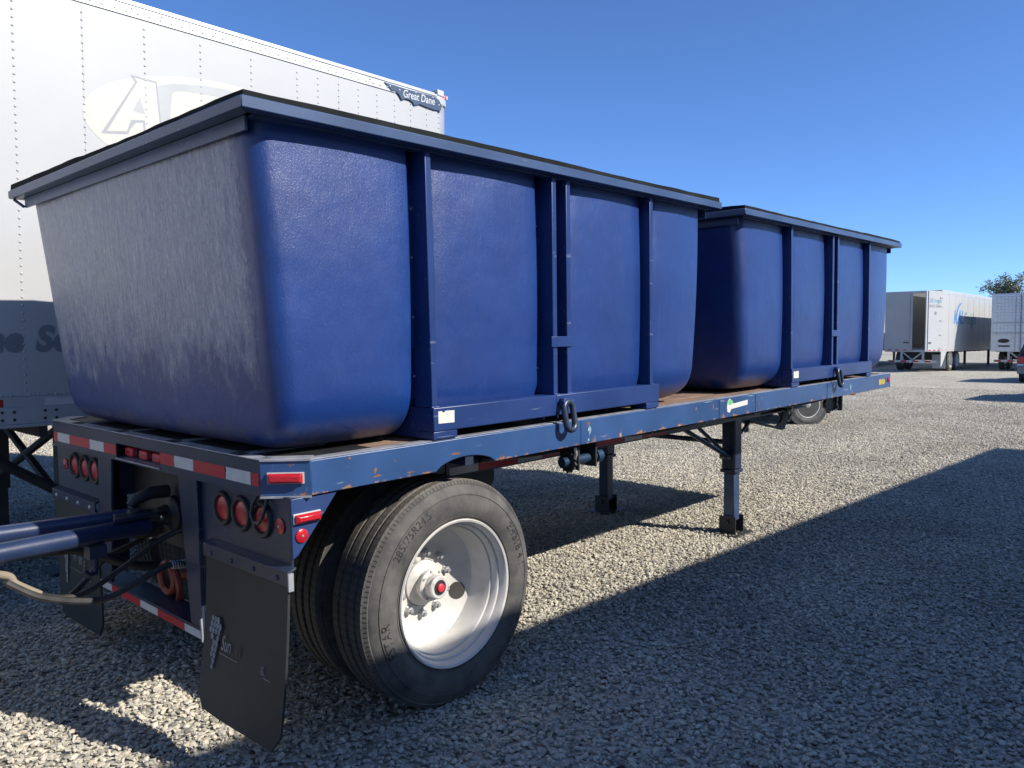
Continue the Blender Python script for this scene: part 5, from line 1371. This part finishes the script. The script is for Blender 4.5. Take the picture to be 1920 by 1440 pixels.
# ------------------------------------------------------------------ cars
def car_wheel(parent, loc, ang, r, w, rimmat):
    e = bpy.data.objects.new('wheel', None); COL.objects.link(e); e.parent = parent; e.location = loc; e.rotation_euler = (0,0,ang)
    mb = MB(); k = r/0.39
    mb.lathe([(0.255*k,0.02),(0.30*k,0.0),(0.35*k,0.002),(0.378*k,0.02),(r,0.05),(r,w-0.05),(0.378*k,w-0.02),(0.30*k,w),(0.255*k,w-0.02)], (0,0,0), (0,1,0), 40, closed=True); part('tyre', mb, M['tyre'], e)
    mb = MB(); mb.lathe([(0.255*k,0.02),(0.262*k,0.008),(0.25*k,0.004),(0.238*k,0.02),(0.225*k,0.10),(0.225*k,0.2),(0.255*k,0.2)], (0,0,0), (0,1,0), 40, closed=True); part('rim', mb, rimmat, e)
    mb = MB()
    for i in range(6):
        a = 2*math.pi*i/6+0.3; ca, sa = math.cos(a), math.sin(a)
        pts = []
        for rr, hw, y in ((0.05*k,0.035*k,0.035),(0.16*k,0.032*k,0.03),(0.235*k,0.05*k,0.025)):
            pts.append(((rr*ca-hw*sa), y, rr*sa+hw*ca)); pts.append(((rr*ca+hw*sa), y, rr*sa-hw*ca))
        b_ = [(x, y+0.03, z) for x, y, z in pts]
        mb.add(pts+b_, [(0,2,3,1),(2,4,5,3),(6,7,9,8),(8,9,11,10),(0,6,8,2),(2,8,10,4),(1,3,9,7),(3,5,11,9),(4,10,11,5),(0,1,7,6)])
    part('spokes', mb, rimmat, e)
    mb = MB(); mb.lathe([(0.075*k,0.06),(0.07*k,0.02),(0.045*k,0.005),(0.0001,0.0)], (0,0,0), (0,1,0), 20); part('hub_cap', mb, M['nut'], e)
    mb = MB(); mb.lathe([(0.22*k,0.10),(0.0001,0.10)], (0,0,0), (0,1,0), 24); part('brake_disc', mb, M['underb'], e)

def loft_body(sections):
    """sections: list of (x, [(y,z)...]) right half outline from bottom to top; mirrored"""
    mb = MB(); rings = []
    for x, half in sections:
        ring = [(x, -y, z) for y, z in half] + [(x, y, z) for y, z in reversed(half)]
        rings.append(ring)
    n = len(rings[0]); vs = [p for r_ in rings for p in r_]; fs = []
    for i in range(len(rings)-1):
        for j in range(n):
            j2 = (j+1) % n; fs.append((i*n+j, i*n+j2, (i+1)*n+j2, (i+1)*n+j))
    fs.append(tuple(range(n))); fs.append(tuple((len(rings)-1)*n+j for j in range(n-1,-1,-1)))
    mb.add(vs, fs); return mb

def vehicle(name, label, cat, loc, rz, kind, paint, rimmat, group=None):
    """local x forward; origin at centre on the ground"""
    t = thing(name, label, cat, loc, (0,0,rz), group)
    L2 = 2.85 if kind == 'pickup' else 2.45
    zl = 0.62 if kind == 'pickup' else 0.42; hood = 1.22 if kind == 'pickup' else 1.08
    def sec(x, w, zlo, zhi, sh=0.06):
        return (x, [(w*0.92, zlo), (w, zlo+0.15), (w*1.0, (zlo+zhi)/2), (w*0.985, zhi-sh), (w*0.93, zhi)])
    S_ = [sec(-L2,0.86,zl+0.02,hood-0.10), sec(-L2+0.06,0.93,zl,hood-0.03), sec(-L2+0.3,0.96,zl,hood), sec(-0.5,0.97,zl,hood), sec(0.9,0.97,zl,hood), sec(L2-0.9,0.95,zl,hood-0.06), sec(L2-0.15,0.90,zl,hood-0.16), sec(L2,0.80,zl+0.04,hood-0.26)]
    part('body', loft_body(S_), M[paint], t, bevel=0.02)
    xa, xb = ((-0.55, 1.45) if kind == 'pickup' else (-L2+0.10, 1.15))
    top = 1.92 if kind == 'pickup' else 1.72
    C_ = [(xa, [(0.90, hood-0.02), (0.88, hood+0.10), (0.82, hood+0.2), (0.80, hood+0.24), (0.75, hood+0.25)]),
          (xa+(0.10 if kind == 'pickup' else 0.35), [(0.91, hood-0.02), (0.87, hood+0.25), (0.80, top-0.10), (0.74, top-0.02), (0.65, top)]),
          (xb-0.75, [(0.91, hood-0.02), (0.87, hood+0.25), (0.79, top-0.09), (0.73, top-0.02), (0.64, top)]),
          (xb, [(0.89, hood-0.04), (0.87, hood+0.03), (0.84, hood+0.05), (0.82, hood+0.06), (0.78, hood+0.07)])]
    part('cab', loft_body(C_), M['glass'], t, bevel=0.02)
    mb = MB(); mb.box(xa+0.3, xb-0.8, -0.66, 0.66, top-0.004, top+0.02); part('roof', mb, M[paint], t, bevel=0.015)
    for x in ((0.45,) if kind == 'pickup' else (-1.1, 0.0)):
        for s in (-1, 1):
            mb = MB(); mb.tube([(x, s*0.905, hood-0.01), (x, s*0.865, hood+0.25), (x, s*0.785, top-0.06)], 0.03, 6); part('pillar', mb, M[paint], t)
    if kind == 'pickup':
        mb = MB(); mb.box(-L2+0.1, -0.6, -0.80, 0.80, hood-0.004, hood+0.012); part('bed_cover', mb, M['black'], t)
    for s, nm in ((-1, 'rear_bumper'), (1, 'front_bumper')):
        x = s*(L2+0.02); q = sorted((x, x+s*0.14))
        mb = MB(); mb.box(q[0], q[1], -0.92, 0.92, zl-0.08, zl+0.20); part(nm, mb, M['plastic'], t, bevel=0.04)
    for s in (-1, 1):
        q = sorted((s*0.70, s*0.945)); mb = MB(); mb.box(-L2-0.035, -L2+0.16, q[0], q[1], hood-0.36, hood-0.10); tl = part('tail_lamp', mb, M['red'], t, bevel=0.02)
        mb = MB(); mb.box(-L2-0.04, -L2+0.15, q[0]+0.01, q[1]-0.01, hood-0.47, hood-0.37); part('lens', mb, M['tapewhite'], tl, bevel=0.02)
        mb = MB(); q = sorted((s*0.55, s*0.86)); mb.box(L2-0.14, L2+0.012, q[0], q[1], hood-0.42, hood-0.27); part('headlight', mb, M['chrome'], t, bevel=0.03)
        mb = MB(); q = sorted((s*0.93, s*1.12)); mb.box(1.0, 1.08, q[0], q[1], hood+0.05, hood+0.22); part('mirror', mb, M['black'], t, bevel=0.03)
    mb = MB(); mb.box(-L2+0.2, L2-0.2, -0.8, 0.8, zl-0.20, zl+0.1); part('underbody', mb, M['underb'], t)
    wb = 1.85 if kind == 'pickup' else 1.42
    r_ = 0.39 if kind == 'pickup' else 0.36
    for x in (-wb, wb*1.0):
        for s in (-1, 1):
            mb = MB(); q = sorted((s*0.60, s*0.985)); mb.cyl((x,q[0],r_+0.02),(x,q[1],r_+0.02),r_+0.07,28); part('wheel_arch', mb, M['underb'], t)
            car_wheel(t, (x, s*1.0, r_), 0 if s < 0 else math.pi, r_, 0.27, rimmat)
    return t
ang = math.atan2(-0.53, 0.85)
wx, wy = 13.52, 3.60
ax_ = Vector((math.cos(ang), math.sin(ang), 0)); side_ = Vector((math.sin(ang), -math.cos(ang), 0))
c_ = Vector((wx, wy, 0)) - ax_*1.85 - side_*1.0
vehicle('pickup_truck', 'pickup truck parked behind the flatbed, only its alloy front wheel showing', 'truck', (c_.x, c_.y, 0), ang, 'pickup', 'carwhite', M['alloy'])
vehicle('parked_car', 'dark car at the right edge of the view with a red tail lamp', 'car', (32.75+2.45, 3.62-0.94, 0), 0.0, 'suv', 'carblack', M['nut'], 'dark cars parked on the right')
vehicle('parked_car', 'dark car just outside the right edge, throwing a shadow on the gravel', 'car', (25.2, 0.15, 0), 0.0, 'suv', 'carblack', M['nut'], 'dark cars parked on the right')

# ------------------------------------------------------------------ tree behind the far trailers
def tree(loc, h, rad, seed):
    t = thing('leafy_tree', 'open crowned green tree rising behind the stainless doored trailer', 'tree', loc)
    rg = random.Random(seed); mb = MB(); tips = []
    mb.tube([(0,0,0),(0.15,0.05,h*0.25),(0.05,0.2,h*0.5)], [0.32,0.24,0.16], 9)
    for i in range(16):
        a = rg.uniform(0, 6.283); z0 = h*rg.uniform(0.32, 0.52); rr = rad*rg.uniform(0.35, 1.0)
        p = Vector((0.1,0.1,z0)); q = Vector((rr*math.cos(a), rr*math.sin(a), h*rg.uniform(0.66, 0.97)))
        m_ = (p+q)/2 + Vector((rg.uniform(-.3,.3), rg.uniform(-.3,.3), 0.3))
        mb.tube([p, m_, q], [0.10,0.06,0.025], 6); tips += [q, (m_+q)/2]
        for k in range(3):
            q2 = q+Vector((rg.gauss(0,.6), rg.gauss(0,.6), rg.gauss(0.1,.4))); mb.tube([(m_+q)/2, q2], [0.035,0.012], 5); tips.append(q2)
    part('trunk', mb, M['bark'], t)
    mb = MB()
    for c in tips:
        rr = rg.uniform(0.25, 0.5)
        for k in range(60):
            d = Vector((rg.gauss(0,1), rg.gauss(0,1), rg.gauss(0,0.75)))*rr*0.6
            p = Vector(c)+d; s_ = rg.uniform(0.06, 0.12)
            u = Vector((rg.gauss(0,1), rg.gauss(0,1), rg.gauss(0,1))).normalized(); w = u.cross(Vector((rg.gauss(0,1), rg.gauss(0,1), rg.gauss(0,1)))).normalized()
            mb.add([p-u*s_, p-w*s_*0.5, p+u*s_, p+w*s_*0.5], [(0,1,2,3)])
    part('crown', mb, M['leaf'], t, smooth=0, recalc=False)
tree((88.0, 14.6, 0), 7.6, 1.25, 12)
